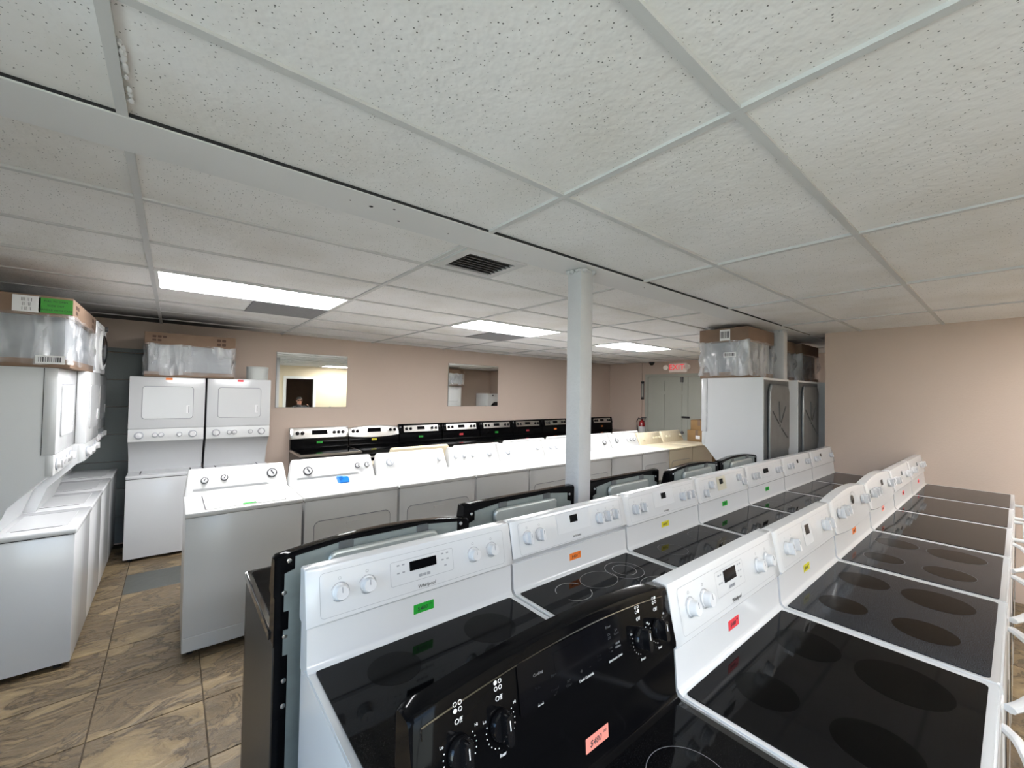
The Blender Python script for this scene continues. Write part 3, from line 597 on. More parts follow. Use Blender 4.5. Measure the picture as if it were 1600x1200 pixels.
# row of black ranges seen from the back
GB = 'black ranges seen from the back'
for (xa, ya, st, pt, lab) in ((.265, 1.50, 'arch', 1.205, 'black range with arched bare metal back, nearest of the black backs'), (1.028, 1.585, 'flat', 1.205, 'black range with thick flat top seen from behind, left of the column'),
                              (1.895, 1.585, 'flat', 1.205, 'black range with thick flat top seen from behind, right of the column'), (2.655, 1.52, 'arch', 1.22, 'black range with arched back, second from the right laundry unit'), (3.415, 1.52, 'arch', 1.22, 'black range with arched back in front of the white laundry unit side')):
    w = .735
    make_range('electric_range', (xa+w, ya, 0), lab, GB, rz=PI, body='black_enamel', panel='black_enamel', knobm='knob_black', knob='lobe', kx=(.09, .16, .57, .65), style=st, ptop=pt, back=True, w=w, detail=1, keypad=False, glass='cooktop_black', pbot=1.04)
# ranges along the mirror wall
GM = 'black and stainless ranges below the mirrors'
for k, (pm, tg, st, kk, ins, lab) in enumerate((
   ('stainless', 'green', 'flat', (.09, .15, .56, .62, .68), None, 'black range with full stainless panel and green price tag, leftmost below the mirrors'),
   ('stainless', 'yellow', 'arch', (.06, .12, .62, .69), None, 'black range with arched stainless panel and yellow price tag below the mirrors'),
   ('black_enamel', 'green', 'flat', (.12, .19, .57, .64), (.80, .10), 'black range with framed silver panel and green price tag below the mirrors'),
   ('black_enamel', 'red', 'flat', (.12, .19, .57, .64), (.80, .10), 'black range with bright silver panel and red price tag left of the small mirror'),
   ('black_enamel', 'green', 'flat', (.12, .19, .57, .64), (.80, .10), 'black range with silver panel and green price tag under the small mirror'),
   ('black_enamel', 'red', 'flat', (.12, .19, .57, .64), (.80, .10), 'black range with silver panel and red price tag right of the small mirror'),
   ('black_enamel', 'orange', 'flat', (.12, .19, .57, .64), (.80, .10), 'black range with silver panel and orange price tag just left of the column'),
   ('black_enamel', 'red', 'flat', (.12, .19, .57, .64), (.80, .10), 'black range mostly hidden by the column, below the mirror wall'),
   ('black_enamel', 'orange', 'flat', (.12, .19, .57, .64), (.80, .10), 'black range with silver panel in the far corner right of the column'))):
    make_range('electric_range', (1.215+.765*k, WY-.02, 0), lab, GM, body='black_enamel', panel=pm, knobm='knob_black', knob='lobe', kx=kk, style=st, tagc=tg, tagt='$450', disp=(.37, .55, .20 if k < 2 else .13, .06 if k < 2 else .05), keypad=False,
               inset=(ins[0], ins[1], 'stainless') if ins else None, frame='stainless' if k == 0 else 'black_enamel', detail=1, handle='bar', pbot=1.05, ptop=1.2)
# ------------------------------------------------------------------ washers and dryers
def dial(big, m='knob_white', ringm='dark_ring'):
    r = .034 if big else .022
    def f():
        bm = nb(); lathe(bm, [(r*.84, .004), (r*.8, .016), (r*.7, .02), (0, .02)], 24); prism(bm, rrect(r*.34, r*1.5, r*.15, 2), .018, .03); return finish(bm, m)
    return cached(('dial', big, m), f)
def dial_ring(big, m='dark_ring'):
    r = .034 if big else .022
    return cached(('dring', big, m), lambda: finish(lathe(nb(), [(r*1.12, 0), (r*1.12, .006), (r*.86, .007), (r*.84, .004)], 24), m))
def make_laundry(kind, x, yfront, w, label, group, m='washer_white', knobs=(), strip=False, rz=0, htop=.915, hcon=1.095, tagc=None, D=.66, ringm='dark_ring', cm=None, name=None, yloc=None):
    T = tag(empty(name or ('clothes_washer' if kind == 'washer' else 'clothes_dryer'), (x, yfront+D, 0) if yloc is None else (x, yloc, 0), rz), label, 'washer' if kind == 'washer' else 'dryer', group)
    cm = cm or m
    obj('cabinet', bx(.004, w-.004, -D+.006, -.02, .03, htop-.035, bev=.006), m, T)
    for (fx, fy) in ((.05, -.08), (w-.05, -.08), (.05, -D+.06), (w-.05, -D+.06)):
        obj('foot', cached('foot', lambda: None), None, T, Matrix.Translation((fx, fy, 0)))
    obj('kick_panel', bx(.008, w-.008, -D+.002, -D+.02, .035, .125, bev=.003, seg=1), m, T)
    obj('seam', bx(.004, w-.004, -D+.010, -.025, htop-.037, htop-.033), 'gap', T)
    top = obj('top_panel', bx(0, w, -D-.004, -.01, htop-.034, htop, bev=.010, seg=3), m, T)
    if kind == 'washer':
        lx0, lx1, ly0, ly1 = w*.16, w*.84, -D+.035, -.17
        obj('lid_gap', prism(nb(), rrect(lx1-lx0+.013, ly1-ly0+.006, .010, 3, (lx0+lx1)/2, (ly0+ly1)/2), htop-.002, htop+.0006), 'dark_ring', top)
        lid = obj('lid', prism(nb(), rrect(lx1-lx0, ly1-ly0, .010, 3, (lx0+lx1)/2, (ly0+ly1)/2), htop-.001, htop+.0025), m, T)
    else:
        dw, dh = w*.80, .46; M = Matrix.Translation((w/2, -D+.006, .49)) @ Matrix.Rotation(PI/2, 4, 'X')
        obj('door_gap', prism(nb(), rrect(dw+.010, dh+.010, .045, 6), 0, .0006, M), 'grey_print', T)
        d = obj('door', prism(nb(), rrect(dw, dh, .042, 6), 0, .005, M), m, T)
        obj('door_handle', prism(nb(), rrect(.12, .022, .006, 3), .005, .012, M @ Matrix.Translation((0, dh/2-.045, 0))), m, d)
    # console: wedge, slanted ends
    z0, z1 = htop-.002, hcon; p0, p1 = (-.142, z0+.004), (-.072, z1-.012)
    secs = []
    for k, (xx, e) in enumerate(((.004, 1), (.010, .35), (.026, 0), (w*.5, 0), (w-.026, 0), (w-.010, .35), (w-.004, 1))):
        zt = z1-.022*e; s = .012*e
        secs.append([(xx, -.012, z0), (xx, p0[0]+s, z0), (xx, p0[0]+.002+s, z0+.014), (xx, p1[0]-.002+s, zt-.012), (xx, p1[0]+.010+s*.5, zt), (xx, -.03, zt), (xx, -.014, zt-.012)])
    if True:
        for i, sct in enumerate(secs):                                  # lean the ends inward towards the top
            e = (.026, .022, .012, 0, -.012, -.022, -.026)[i]
            secs[i] = [(px+e*max(0, (pz-z0)/(z1-z0))*.9, py, pz) for px, py, pz in sct]
    con = obj('console', loft(nb(), secs), cm, T)
    F = lambda xf, t, off=0: face_mat((p0[0]+.002, z0+.014), (p1[0]-.002, z1-.012), w*xf, t, off+.0006)
    if strip: obj('console_strip', prism(nb(), [(-w*.42, -.008), (w*.30, -.008), (w*.27, .008), (-w*.42, .008)], 0, .0015), 'stripe', con, F(.5, .16))
    else: obj('console_line', plate(w*.86, .0012, .0004, 'grey_line', .0004), None, con, F(.5, .90))
    for (xf, t, big) in knobs:
        if ringm: obj('dial_ring', dial_ring(big, ringm), None, con, F(xf, t))
        k = obj('knob', dial(big, 'knob_white' if m != 'cream' else 'knob_cream'), None, con, F(xf, t) @ Matrix.Rotation(.5 if big else random.uniform(-.6, .6), 4, 'Z'))
        obj('knob_pointer', bx(-.005 if big else -.003, .005 if big else .003, -.020 if big else -.012, .022 if big else .013, .0302, .0315), ringm, k) if ringm else None
        if big:
            for a in range(-150, 160, 50): obj('dial_mark', plate(.011, .0022, .0003, 'grey_line', .0005), None, con, F(xf, t) @ Matrix.Translation((.056*math.sin(math.radians(a)), .046*math.cos(math.radians(a)), 0)))
    if tagc: obj('price_tag', prism(nb(), rrect(.08, .034, .001, 2, w*.52, -D+.06), htop+.003, htop+.005), 'tag_'+tagc, T)
    return T
mat('stripe', (.45, .46, .47), .3, metal=.6)
mat('knob_cream', (.66, .60, .45), .35)
MC['foot'] = MC.get('foot') or finish(lathe(nb(), [(.018, 0), (.018, .012), (.01, .014), (.01, .035)], 10), 'rubber')
G3 = 'washers and dryers in the long row'
row3 = [
 ('washer', .08, .687, dict(knobs=((.18, .55, 0), (.36, .60, 0), (.83, .62, 1)), strip=True, tagc='green', label='white top-load washer with green price tag on its lid, first in the long row')),
 ('dryer', .775, .735, dict(knobs=((.20, .5, 1), (.78, .55, 0), (.90, .55, 0)), strip=True, hcon=1.105, label='white dryer with a blue packet on its top, beside the first washer')),
 ('dryer', 1.52, .78, dict(knobs=((.18, .55, 1), (.88, .5, 0)), hcon=1.105, ringm='knob_shade', label='white dryer with a dial at each end of its console, third in the long row')),
 ('washer', 2.315, .687, dict(knobs=((.14, .5, 0), (.30, .5, 0), (.46, .5, 0), (.80, .55, 1)), hcon=1.11, ringm='knob_shade', label='white top-load washer with three small knobs and one dial, fourth in the long row')),
 ('dryer', 3.01, .73, dict(knobs=((.18, .5, 1), (.85, .55, 0)), hcon=1.11, ringm='knob_shade', label='white dryer with plain console just left of the column, fifth in the long row')),
 ('dryer', 3.75, .68, dict(knobs=((.16, .5, 0), (.32, .5, 0)), hcon=1.11, ringm='knob_shade', label='white dryer half hidden by the column, sixth in the long row')),
 ('washer', 4.44, .687, dict(knobs=((.15, .5, 0), (.78, .5, 1)), hcon=1.11, label='white top-load washer with a dark ringed dial just right of the column')),
 ('dryer', 5.135, .705, dict(knobs=((.2, .55, 1), (.6, .5, 0), (.72, .5, 0), (.84, .5, 0)), hcon=1.11, label='white dryer with three small knobs next to the cream machines')),
 ('dryer', 5.85, .687, dict(m='cream', knobs=((.2, .45, 1), (.62, .5, 0), (.74, .5, 0), (.86, .5, 0)), hcon=1.10, ringm=None, label='cream dryer with door outline, left of the two cream machines')),
 ('washer', 6.545, .687, dict(m='cream', knobs=((.2, .5, 0), (.34, .5, 0), (.85, .55, 1)), hcon=1.10, ringm=None, label='cream top-load washer at the far end of the long row')),
]
for kind, x, w, d in row3: make_laundry(kind, x, 3.345, w, group=G3, **d)
G3b = 'machines standing back to back behind the long row'
for k, (kind, x, w, m, hc, lab) in enumerate((('dryer', 1.72, .72, 'cream', 1.13, 'cream dryer standing back to back behind the third dryer of the long row'), ('washer', 2.47, .69, 'washer_white', 1.105, 'white washer back to back behind the fourth machine of the long row'),
        ('dryer', 3.2, .73, 'washer_white', 1.12, 'white dryer back to back behind the fifth machine of the long row'), ('washer', 3.95, .69, 'washer_white', 1.13, 'white washer back to back behind the column, facing the mirror wall'),
        ('dryer', 4.66, .73, 'washer_white', 1.12, 'white dryer back to back right of the column, facing the mirror wall'), ('washer', 5.41, .69, 'washer_white', 1.125, 'white washer facing the mirror wall, behind the cream dryer'), )):
    make_laundry(kind, x+w, 0, w, lab, G3b, m=m, knobs=((.2, .5, 1), (.8, .5, 0)), rz=PI, yloc=4.04, hcon=hc)
# ------------------------------------------------------------------ stacked laundry units
def make_stack(loc, rz, label, group, W=.61, H=1.82, DL=.69, DU=.59, lower=.84, tagc=None, knobm='knob_white', ringm='knob_shade', m='enamel', kpos=((.14, 1), (.34, 0), (.42, 0), (.66, 0), (.84, 1)), up_off=0):
    T = tag(empty('stacked_laundry_unit', loc, rz), label, 'laundry unit', group)
    obj('washer_cabinet', bx(.003, W-.003, -DL, -.01, .03, lower-.035, bev=.008), m, T)
    for (fx, fy) in ((.05, -.08), (W-.05, -.08), (.05, -DL+.06), (W-.05, -DL+.06)): obj('foot', cached('foot', lambda: None), None, T, Matrix.Translation((fx, fy, 0)))
    obj('seam', bx(.004, W-.004, -DL+.004, -.02, lower-.037, lower-.033), 'gap', T)
    tp = obj('washer_top', bx(0, W, -DL-.008, 0, lower-.034, lower, bev=.009, seg=3), m, T)
    for s in (.17, .83): obj('lid_seam', bx(W*s-.005, W*s+.005, -DL+.07, -DL+.28, lower-.001, lower+.0008), 'gap', tp)
    obj('lid', bx(W*.185, W*.815, -DL+.045, -DL+.30, lower-.002, lower+.003, bev=.002, seg=1), m, T)
    zc0, zc1 = lower+.33*(H-lower), lower+.465*(H-lower)      # console band
    DU = DU-up_off
    prof = [(-DU, H), (-DU, zc1), (-DU+.006, zc0), (-DU+.03, zc0-.01), (-DU+.17, lower+.16), (-DU+.22, lower), (-.005, lower), (-.005, H)]
    obj('dryer_cabinet', loft(nb(), [[(xx, y+dy*(1 if y < -.3 else 0), z) for y, z in prof] for xx, dy in ((.004, .0), (W-.004, .0))]), m, T)
    obj('dryer_front', bx(.001, W-.001, -DU-.012, -DU+.045, zc1, H-.0005, bev=.006, seg=2), m, T)
    obj('front_seam', bx(.0025, W-.0025, -DU+.0455, -DU+.0485, zc1, H-.002), 'gap', T)
    dz0, dz1 = zc1+.10, H-.10; dw = W*.66; M = Matrix.Translation((W*.5, -DU-.012, (dz0+dz1)/2)) @ Matrix.Rotation(PI/2, 4, 'X')
    obj('door_gap', prism(nb(), rrect(dw+.010, dz1-dz0+.010, .03, 5), 0, .0006, M), 'grey_print', T)
    d = obj('dryer_door', prism(nb(), rrect(dw, dz1-dz0, .027, 5), 0, .006, M), m, T)
    obj('door_handle', prism(nb(), rrect(.028, .085, .004, 2), .006, .011, M @ Matrix.Translation((dw/2-.04, -.07, 0))), 'knob_white', d)
    obj('handle_recess', prism(nb(), rrect(.010, .075, .004, 2), .011, .0115, M @ Matrix.Translation((dw/2-.033, -.07, 0))), 'grey_line', d)
    cp = obj('console', bx(.003, W-.003, -DU-.006, -DU+.03, zc0+.004, zc1-.004, bev=.004), 'plastic_white', T)
    Mc = lambda x: Matrix.Translation((x, -DU-.0065, (zc0+zc1)/2)) @ Matrix.Rotation(PI/2, 4, 'X')
    for xf, big in kpos:
        obj('dial_ring', dial_ring(big, ringm), None, cp, Mc(W*xf)); obj('knob', dial(big, knobm), None, cp, Mc(W*xf) @ Matrix.Rotation(random.uniform(-.6, .6), 4, 'Z'))
    # galvanised back with pressed ribs
    R = Matrix(((-1, 0, 0, 0), (0, 0, 1, -.004), (0, 1, 0, 0), (0, 0, 0, 1)))
    b = obj('back_panel', prism(nb(), [(.02, .9), (W-.02, .9), (W-.02, H-.02), (.02, H-.02)], 0, .004, Matrix(((1, 0, 0, 0), (0, 0, 1, -.006), (0, 1, 0, 0), (0, 0, 0, 1)))), 'galv_dark', T)
    pts = [(-W*.36, -.40), (-W*.36+.0, H*.20), (-W*.30, H*.24), (W*.34, H*.24), (W*.40, H*.20), (W*.40, -.16), (W*.33, -.24), (W*.33, -.40)]
    dm = obj('drum_cover', prism(nb(), pts, 0, .03, Matrix.Translation((W/2, 0, lower+.5*(H-lower))) @ R), 'galv_mid', T); md = dm.modifiers.new('b', 'BEVEL'); md.width = .02; md.segments = 3
    for a in (.55, 1.35, 2.15, -.9): obj('pressed_rib', prism(nb(), rrect(.20, .012, .005, 2, .14, 0), .03, .036, Matrix.Translation((W/2, 0, lower+.55*(H-lower))) @ R @ Matrix.Rotation(a+.35, 4, 'Z')), 'galv_dark', dm)
    obj('hub_hole', lathe(nb(), [(.014, 0), (0, .001)], 14, Matrix.Translation((W/2, .030, lower+.55*(H-lower))) @ R), 'gap', dm)
    if tagc: obj('price_tag', prism(nb(), rrect(.055, .022, .001, 2), 0, .0006, Matrix.Translation((W*.5, -DU-.0125, H-.02)) @ Matrix.Rotation(PI/2, 4, 'X')), 'tag_'+tagc, T)
    return T
GS = 'stacked laundry units'
make_stack((-.335, 6.15, 0), 0, 'white stacked laundry unit with a wrapped carton on top in the far left corner', GS, W=.605, DL=.67, DU=.61, tagc='orange', m='enamel_shaded')
make_stack((.285, 6.15, 0), 0, 'white stacked laundry unit with red tag and a grey container on top', GS, W=.60, DL=.67, DU=.61, tagc='red', m='enamel_shaded', ringm='grey_line', kpos=((.15, 1), (.35, 0), (.43, 0), (.68, 0), (.86, 1)))
# along the left wall, fronts facing +x : local -y -> +x  (rz = +90deg)
for k, (off, lab) in enumerate(((.0, 'white stacked laundry unit nearest the viewer along the left wall'), (-.06, 'white stacked laundry unit, second along the left wall, standing slightly proud'), (.0, 'white stacked laundry unit, third along the left wall'), (.01, 'white stacked laundry unit, last along the left wall by the grey door'))):
    make_stack((-1.12, 3.675+.612*k, 0), PI/2, lab, GS, W=.607, DL=.68, DU=.57, up_off=off, knobm='knob_white', ringm='knob_shade')
GR = 'laundry units with their metal backs to the range rows'
for k, (xx, yy, lab) in enumerate(((4.25, 1.50, 'white stacked laundry unit showing its glossy side and metal back'), (5.10, 1.47, 'stacked laundry unit with metal back, second behind the beige wall edge'), (5.87, 1.42, 'stacked laundry unit mostly hidden behind the beige wall edge'))):
    make_stack((xx+.686, yy, 0), PI, lab, GR, W=.686, H=1.905, DL=.68, DU=.575, lower=.88)
# ------------------------------------------------------------------ front loader, cartons, small things
def front_loader(loc, rz, W, H, D, label, cat='dryer'):
    T = tag(empty('front_load_machine', loc, rz), label, cat)
    obj('cabinet', bx(0, W, -D, 0, .0, H, bev=.012), 'enamel', T)
    R = min(W, H)*.40; M = Matrix.Translation((W/2, -D, H*.47)) @ Matrix.Rotation(PI/2, 4, 'X')
    d = obj('door_ring', lathe(nb(), [(R*.80, .006), (R*.83, .014), (R*.93, .018), (R, .012), (R, -.002)], 36, M), 'plastic_white', T)
    obj('door_glass', lathe(nb(), [(R*.81, .004), (R*.72, .022), (R*.45, .034), (0, .038)], 32, M), 'glass_dark', T)
    p = obj('control_strip', bx(.02, W-.02, -D-.006, -D+.01, H*.88, H*.97, bev=.004), 'plastic_white', T)
    obj('knob', lathe(nb(), [(.022, 0), (.02, .02), (0, .022)], 18, Matrix.Translation((W*.7, -D-.006, H*.925)) @ Matrix.Rotation(PI/2, 4, 'X')), 'dark_ring', p)
    return T
front_loader((-.90, 4.66, 1.8205), PI/2, .56, .42, .42, 'small white front-load dryer with round dark door on top of the left units')
front_loader((7.98, 1.6, 0), PI, .62, .85, .62, 'white front-load washer below a matching machine beside the alcove wall', 'washer')
front_loader((7.98, 1.6, .851), PI, .62, .85, .62, 'white front-load dryer with dark round door stacked beside the alcove wall')
def barcode(parent, w, h, M, m='label_white', dense=14, text=None):
    l = obj('shipping_label', plate(w, h, .001, m, .001), None, parent, M)
    if dense:
        bm = nb(); x = -w*.40
        while x < w*.40:
            ww = random.choice((.003, .005, .008))*w/.12; box(bm, x, min(x+ww, w*.42), -h*.28, h*.32, .0010, .0014); x += ww+random.choice((.004, .006))*w/.12
        obj('barcode', bm, 'ink', l)
    if text:
        for q, tx in enumerate(text): obj('label_print', text_mesh(tx, h/(len(text)+.6)*.8, 'ink'), None, l, Matrix.Translation((0, h*.5-h*(q+.8)/(len(text)+.6), .0012)))
    return l
def wrapped(loc, rz, W, D, H, label, labels=0):
    T = tag(empty('wrapped_carton', loc, rz), label, 'carton', 'film-wrapped cartons')
    cap = H*.28; base = H*.12
    obj('inner_block', bx(.03, W-.03, -D+.03, -.03, base*.5, H-cap*.5, bev=.02), 'foam_grey', T)
    b = obj('base_tray', bx(.005, W-.005, -D+.005, -.005, 0, base, bev=.004), 'cardboard', T)
    c = obj('top_cap', bx(0, W, -D, 0, H-cap, H, bev=.006), 'cardboard', T)
    bm = nb(); n = 15
    secs = []
    for q in range(13):                       # slack film between cap and tray
        t = q/12; z = base*.35+(H-cap+.01-base*.35)*t; s = []
        per = [(a/n, 0) for a in range(n)]+[(1, a/n) for a in range(n)]+[(1-a/n, 1) for a in range(n)]+[(0, 1-a/n) for a in range(n)]
        for i, (px, py) in enumerate(per):
            g = .014*math.sin(PI*t)*(1+.5*math.sin(i*1.7+t*5)) + .010*math.sin(i*2.9+t*11)*math.sin(PI*t) - .008 - .012*math.sin(i*.9+3*t)**2*math.sin(PI*t)
            x = px*W; y = -D+py*D
            if py == 0: y += g*1
            if py == 1: y -= g
            if px == 0: x += g
            if px == 1: x -= g
            s.append((x, y, z+.006*math.sin(i*1.3)))
        secs.append(s)
    obj('stretch_film', loft(bm, secs, caps=False), 'film', T, ang=180)
    Fy = Matrix.Rotation(PI/2, 4, 'X'); f = lambda x, z, y=-D-.0012: Matrix.Translation((x, y, z)) @ Fy
    for k in range(5): obj('printed_mark', plate(.03, .022, .0006, 'ink_brown', .004), None, c, f(W*.10+.04*(k % 3), H-cap*.35-.035*(k//3)))
    for k in range(4): obj('printed_mark', plate(.035, .03, .0006, 'ink_brown', .008), None, c, f(W*.80+.045*(k % 2), H-cap*.33-.045*(k//2)))
    return T, b, c, f, cap, base
mat('ink_brown', srgb((84, 62, 50)), .8)
T, b, c, f, cap, base = wrapped((-1.13, 3.66, 1.8205), PI/2, .95, .645, .425, 'film-wrapped carton with green sticker on top of the left laundry units')
# its visible side faces the viewer (local -x side)
SX = Matrix(((0, 0, -1, 0), (-1, 0, 0, 0), (0, 1, 0, 0), (0, 0, 0, 1)))
side = lambda y, z: Matrix.Translation((-.0012, y, z)) @ SX
barcode(c, .11, .095, side(-.455, .368), text=('||| || |', '|| |||', '| || ||'), dense=0)
gl = obj('green_sticker', plate(.14, .088, .001, 'label_green', .001), None, c, side(-.572, .368))
for q, tx in enumerate(('PULL TO OPEN', 'SLIDE OUT', 'HANDLE WITH CARE')): obj('sticker_text', text_mesh(tx, .0145, 'ink'), None, gl, Matrix.Translation((0, .026-.026*q, .0012)))
barcode(b, .12, .05, side(-.56, .045) @ Matrix.Translation((0, 0, .012)), dense=1)
wrapped((-.235, 6.1, 1.8205), 0, .76, .60, .45, 'film-wrapped carton on top of the far left corner laundry unit')
T, b, c, f, cap, base = wrapped((4.93, 1.64, 1.9055), PI, .66, .48, .50, 'film-wrapped carton on the laundry unit with the glossy side')
SXp = Matrix(((0, 0, 1, 0), (1, 0, 0, 0), (0, 1, 0, 0), (0, 0, 0, 1)))
barcode(c, .10, .11, Matrix.Translation((.6612, -.22, .43)) @ SXp, dense=1)
barcode(b, .12, .05, Matrix.Translation((.668, -.17, .23)) @ SXp, dense=1)
wrapped((5.78, 1.70, 1.9055), PI, .66, .50, .475, 'dark film-wrapped carton behind the post on the second metal-backed unit')
wrapped((6.55, 1.66, 1.9055), PI, .66, .50, .475, 'film-wrapped carton on the laundry unit behind the beige wall edge')
def bucket():
    t = tag(empty('round_container', (.77, 5.72, 1.8205)), 'round grey plastic container on top of the right corner laundry unit', 'container')
    obj('body', lathe(nb(), [(0, 0), (.105, 0), (.11, .01), (.112, .135), (.108, .14), (0, .14)], 28), 'bucket', t); obj('lid', lathe(nb(), [(.114, .138), (.114, .150), (.10, .154), (0, .154)], 28), 'bucket', t)
bucket()
def packet():
    t = tag(empty('blue_packet', (1.17, 3.72, .9155), .15), 'small bright blue plastic packet on a white dryer top', 'packet')
    b = bx(-.045, .045, -.03, .03, 0, .05, bev=.010); bmesh.ops.translate(b, verts=[v for v in b.verts if v.co.z > .03], vec=(-.006, .012, 0)); obj('pouch', b, 'blue_plastic', t)
    obj('flap', bx(-.055, -.02, -.025, .02, .042, .060, bev=.005), 'blue_plastic', t)
packet()
def mirrors():
    for (x0, x1, z0, z1, lab) in ((1.045, 1.957, 1.472, 2.21, 'wide frameless wall mirror nearest the laundry units, showing a doorway'), (3.65, 4.72, 1.474, 2.214, 'smaller-looking frameless wall mirror further along the beige wall')):
        t = tag(empty('wall_mirror', ((x0+x1)/2, WY-.001, z0)), lab, 'mirror'); w, h = (x1-x0)/2, z1-z0
        obj('backing', bx(-w, w, -.010, 0, 0, h), 'mirror_edge', t); obj('silvered_glass', bx(-w+.003, w-.003, -.014, -.0101, .003, h-.003), 'mirror', t)
        for s in (-.5, .5): obj('mirror_clip', bx(w*s-.015, w*s+.015, -.018, 0, -.006, .012, bev=.002, seg=1), 'chrome', t)
mirrors()
def exit_sign():
    y, z = 4.455, 2.31
    t = tag(empty('exit_sign', (EX, y, z)), 'lit red EXIT sign with two emergency lamp heads above the grey door', 'exit sign')
    obj('housing', bx(-.06, -.001, -.19, .19, -.10, .09, bev=.012), 'exit_case', t)
    M = Matrix(((0, 0, -1, -.0605), (-1, 0, 0, 0), (0, 1, 0, 0), (0, 0, 0, 1)))
    obj('lettering', text_mesh('EXIT', .165, 'exit_red'), None, t, M @ Matrix.Translation((-.015, 0, 0)))
    obj('arrow', prism(nb(), [(.15, .03), (.18, 0), (.15, -.03)], 0, .0006, M), 'exit_red', t)
    for s in (1, -1):
        h = obj('lamp_head', lathe(nb(), [(0, .0), (.045, .01), (.055, .06), (.05, .075), (0, .078)], 18, Matrix.Translation((-.05, s*.25, .0)) @ Matrix.Rotation(-PI/2, 4, 'Y') @ Matrix.Rotation(.3*s, 4, 'X')), 'exit_case', t)
        obj('lamp_arm', bx(-.05, -.02, min(s*.18, s*.25), max(s*.18, s*.25), -.012, .012), 'exit_case', t)
exit_sign()
def small_wall():
    t = tag(empty('security_camera', (EX-.10, 5.02, ZC-.002)), 'small black dome security camera on the ceiling beside the exit sign', 'camera')
    obj('base', lathe(nb(), [(0, 0), (.06, 0), (.06, -.02), (.05, -.025)], 20), 'black_matte', t); obj('dome', lathe(nb(), [(.05, -.022), (.045, -.045), (.028, -.065), (0, -.072)], 20), 'glass_dark', t)
    t = tag(empty('fire_extinguisher', (EX-.10, 5.25, .80)), 'red fire extinguisher hanging left of the grey door', 'fire extinguisher')
    obj('cylinder', lathe(nb(), [(0, 0), (.06, 0), (.068, .02), (.068, .30), (.05, .35), (.022, .37), (.022, .39), (0, .39)], 20), 'extinguisher_red', t)
    v = obj('valve', bx(-.02, .02, -.02, .02, .385, .42, bev=.004), 'black_matte', t); obj('lever', bx(-.015, .015, -.10, .02, .425, .44, bev=.004), 'black_matte', v); obj('carry_handle', bx(-.012, .012, -.09, .02, .40, .41, bev=.003), 'black_matte', v)
    obj('hose', tube(nb(), [(0, .02, .40), (-.02, .07, .42), (-.03, .105, .36), (-.03, .10, .25), (-.03, .085, .12)], .011, 8), 'black_matte', t)
    obj('instruction_label', lathe(nb(), [(.0688, .10), (.0688, .24)], 20), 'label_white', t)
    obj('wall_hook', bx(.06, .10, -.03, .03, .2, .36, bev=.004), 'black_matte', t)
    t = tag(empty('wall_thermometer', (EX-.021, 5.285, 1.63)), 'tall narrow framed gauge on the wall left of the grey door', 'gauge')
    obj('frame', bx(-.012, 0, -.035, .035, 0, .40, bev=.003), 'vent_metal', t); obj('face', bx(-.014, -.011, -.018, .018, .06, .34), 'door_grey', t); obj('end_cap', bx(-.018, -.010, -.036, .036, 0, .04, bev=.003), 'black_matte', t); obj('end_cap', bx(-.018, -.010, -.036, .036, .36, .40, bev=.003), 'black_matte', t)
    z = 0
    for k, (dx, dy, w, d, h, m, lab) in enumerate(((0, 0, .42, .40, .46, 'cardboard', 'brown cardboard box at the bottom of the stack by the cream washer'), (.01, 0, .40, .38, .42, 'cardboard_tan', 'brown cardboard box with tape, second from the bottom of the stack'), (0, .01, .38, .36, .215, 'cardboard_tan', 'brown cardboard box with a white label in the stack by the grey door'), (.02, -.02, .36, .32, .185, 'cardboard_tan', 'tan cardboard box on top of the stack by the grey door'))):
        t = tag(empty('cardboard_box', (7.62+dx, 3.72+dy, z)), lab, 'box', 'stacked cardboard boxes')
        obj('carton', bx(-w/2, w/2, -d/2, d/2, 0, h, bev=.004), m, t); obj('packing_tape', bx(-w/2-.0006, w/2+.0006, -.025, .025, h*.45, h+.0008), 'cardboard', t)
        if k == 2: obj('shipping_label', bx(-w/2-.0016, -w/2, -.06, .02, .06, .12), 'label_white', t)
        z += h+.001
small_wall()
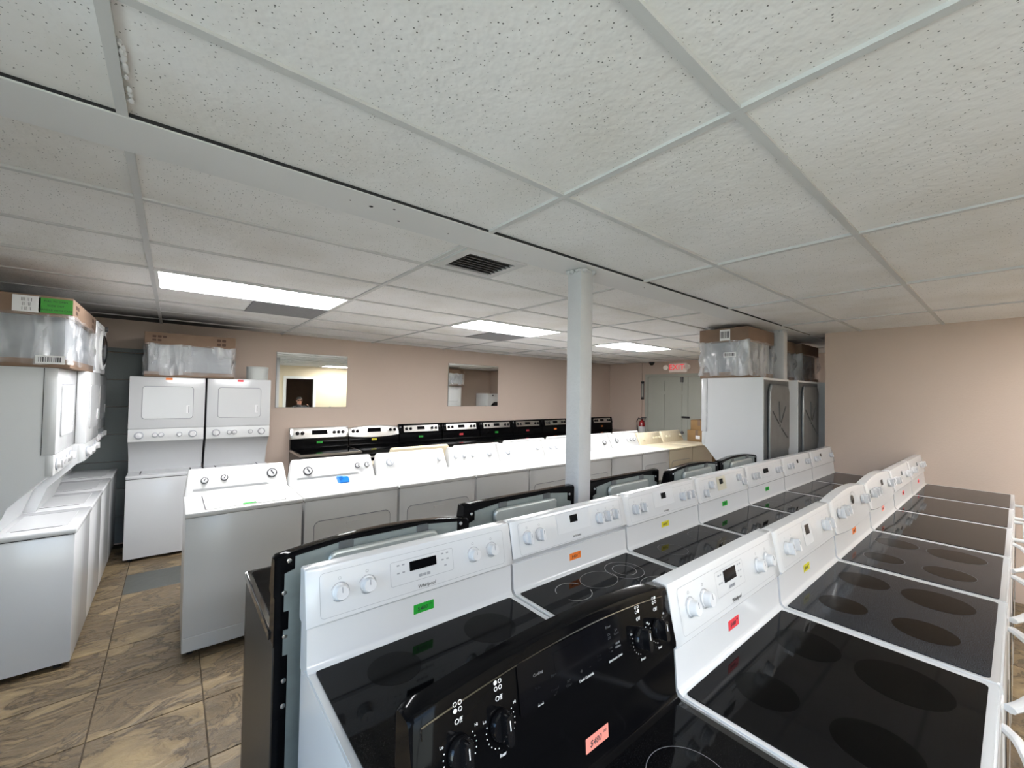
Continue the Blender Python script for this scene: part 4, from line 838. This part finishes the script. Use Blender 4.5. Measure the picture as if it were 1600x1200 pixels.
# ------------------------------------------------------------------ person in the doorway, seen in the mirror
def person():
    t = tag(empty('person', (3.03, -1.72, 0)), 'person in a dark shirt wearing sunglasses, seen in the wide mirror', 'person')
    J = {'pel': (0, 0, .80, .12), 'wst': (0, 0, .93, .115), 'chs': (0, -.01, 1.10, .13), 'nck': (0, 0, 1.245, .05), 'hd0': (0, .015, 1.30, .062), 'hd1': (0, .02, 1.365, .078), 'hd2': (0, .012, 1.43, .06),
         'sl': (-.16, 0, 1.19, .06), 'el': (-.235, .0, .97, .042), 'wl': (-.22, .10, .80, .03), 'fl': (-.21, .14, .71, .032), 'sr': (.16, 0, 1.19, .06), 'er': (.30, .08, 1.08, .045), 'wr': (.20, .25, 1.20, .03), 'fr': (.15, .30, 1.26, .034),
         'hl': (-.085, 0, .76, .085), 'kl': (-.095, .01, .42, .058), 'al': (-.10, 0, .08, .04), 'tl': (-.105, .13, .03, .034), 'hr': (.085, 0, .76, .085), 'kr': (.095, .01, .42, .058), 'ar': (.10, 0, .08, .04), 'tr': (.105, .13, .03, .034)}
    E_ = 'pel-wst wst-chs chs-nck nck-hd0 hd0-hd1 hd1-hd2 chs-sl sl-el el-wl wl-fl chs-sr sr-er er-wr wr-fr pel-hl hl-kl kl-al al-tl pel-hr hr-kr kr-ar ar-tr'.split()
    ks = list(J); ix = {k: i for i, k in enumerate(ks)}
    me = bpy.data.meshes.new('mesh'); me.from_pydata([J[k][:3] for k in ks], [tuple(ix[q] for q in e.split('-')) for e in E_], [])
    o = bpy.data.objects.new('body', me); link(o, t)
    sk = o.modifiers.new('skin', 'SKIN'); o.modifiers.new('sub', 'SUBSURF').levels = 2; o.modifiers['sub'].render_levels = 2
    for k in ks: v = me.skin_vertices[0].data[ix[k]]; v.radius = (J[k][3], J[k][3]*(.8 if k in ('chs', 'wst', 'pel') else 1)); v.use_root = (k == 'pel')
    m = bpy.data.materials.new('person_mat'); m.use_nodes = True; n = m.node_tree; b = n.nodes['Principled BSDF']; tc = n.nodes.new('ShaderNodeTexCoord'); sp = n.nodes.new('ShaderNodeSeparateXYZ'); n.links.new(tc.outputs['Object'], sp.inputs[0])
    rp = n.nodes.new('ShaderNodeValToRGB'); rp.color_ramp.interpolation = 'CONSTANT'; e = rp.color_ramp.elements; e[0].position = 0; e[0].color = (.02, .015, .012, 1); e[1].position = .03; e[1].color = (.04, .05, .09, 1)
    for p, c in ((.50, (.02, .02, .022, 1)), (.752, srgb((205, 150, 125)))): x = e.new(p); x.color = c
    mu = n.nodes.new('ShaderNodeMath'); mu.operation = 'MULTIPLY'; mu.inputs[1].default_value = .6; n.links.new(sp.outputs[2], mu.inputs[0]); n.links.new(mu.outputs[0], rp.inputs[0]); n.links.new(rp.outputs[0], b.inputs['Base Color']); me.materials.append(m)
    h = nb(); bmesh.ops.create_uvsphere(h, u_segments=20, v_segments=14, radius=1, matrix=Matrix.Translation((0, -.008, 1.415)) @ Matrix.Diagonal((.083, .092, .082, 1)))
    bmesh.ops.delete(h, geom=[v for v in h.verts if v.co.z < 1.40 and v.co.y > -.03 or v.co.z < 1.34], context='VERTS'); obj('hair', h, 'hair', t)
    g = nb(); box(g, -.062, -.008, .088, .102, 1.365, 1.398, bev=.008); box(g, .008, .062, .088, .102, 1.365, 1.398, bev=.008); box(g, -.01, .01, .092, .098, 1.385, 1.392); box(g, -.082, -.060, .0, .096, 1.385, 1.392); box(g, .060, .082, .0, .096, 1.385, 1.392); obj('sunglasses', g, 'glass_dark', t)
    ns = nb(); loft(ns, [[(-.006, .09, 1.385), (.006, .09, 1.385), (0, .10, 1.385)], [(-.014, .085, 1.335), (.014, .085, 1.335), (0, .116, 1.335)]]); obj('nose', ns, 'skin', t)
    obj('mouth', bx(-.025, .025, .078, .094, 1.302, 1.310, bev=.003), 'extinguisher_red', t)
    for s in (-1, 1): obj('ear', lathe(nb(), [(0, -.008), (.02, -.006), (.024, .004), (0, .008)], 12, Matrix.Translation((s*.082, .01, 1.365)) @ Matrix.Rotation(PI/2, 4, 'Y')), 'skin', t)
person()
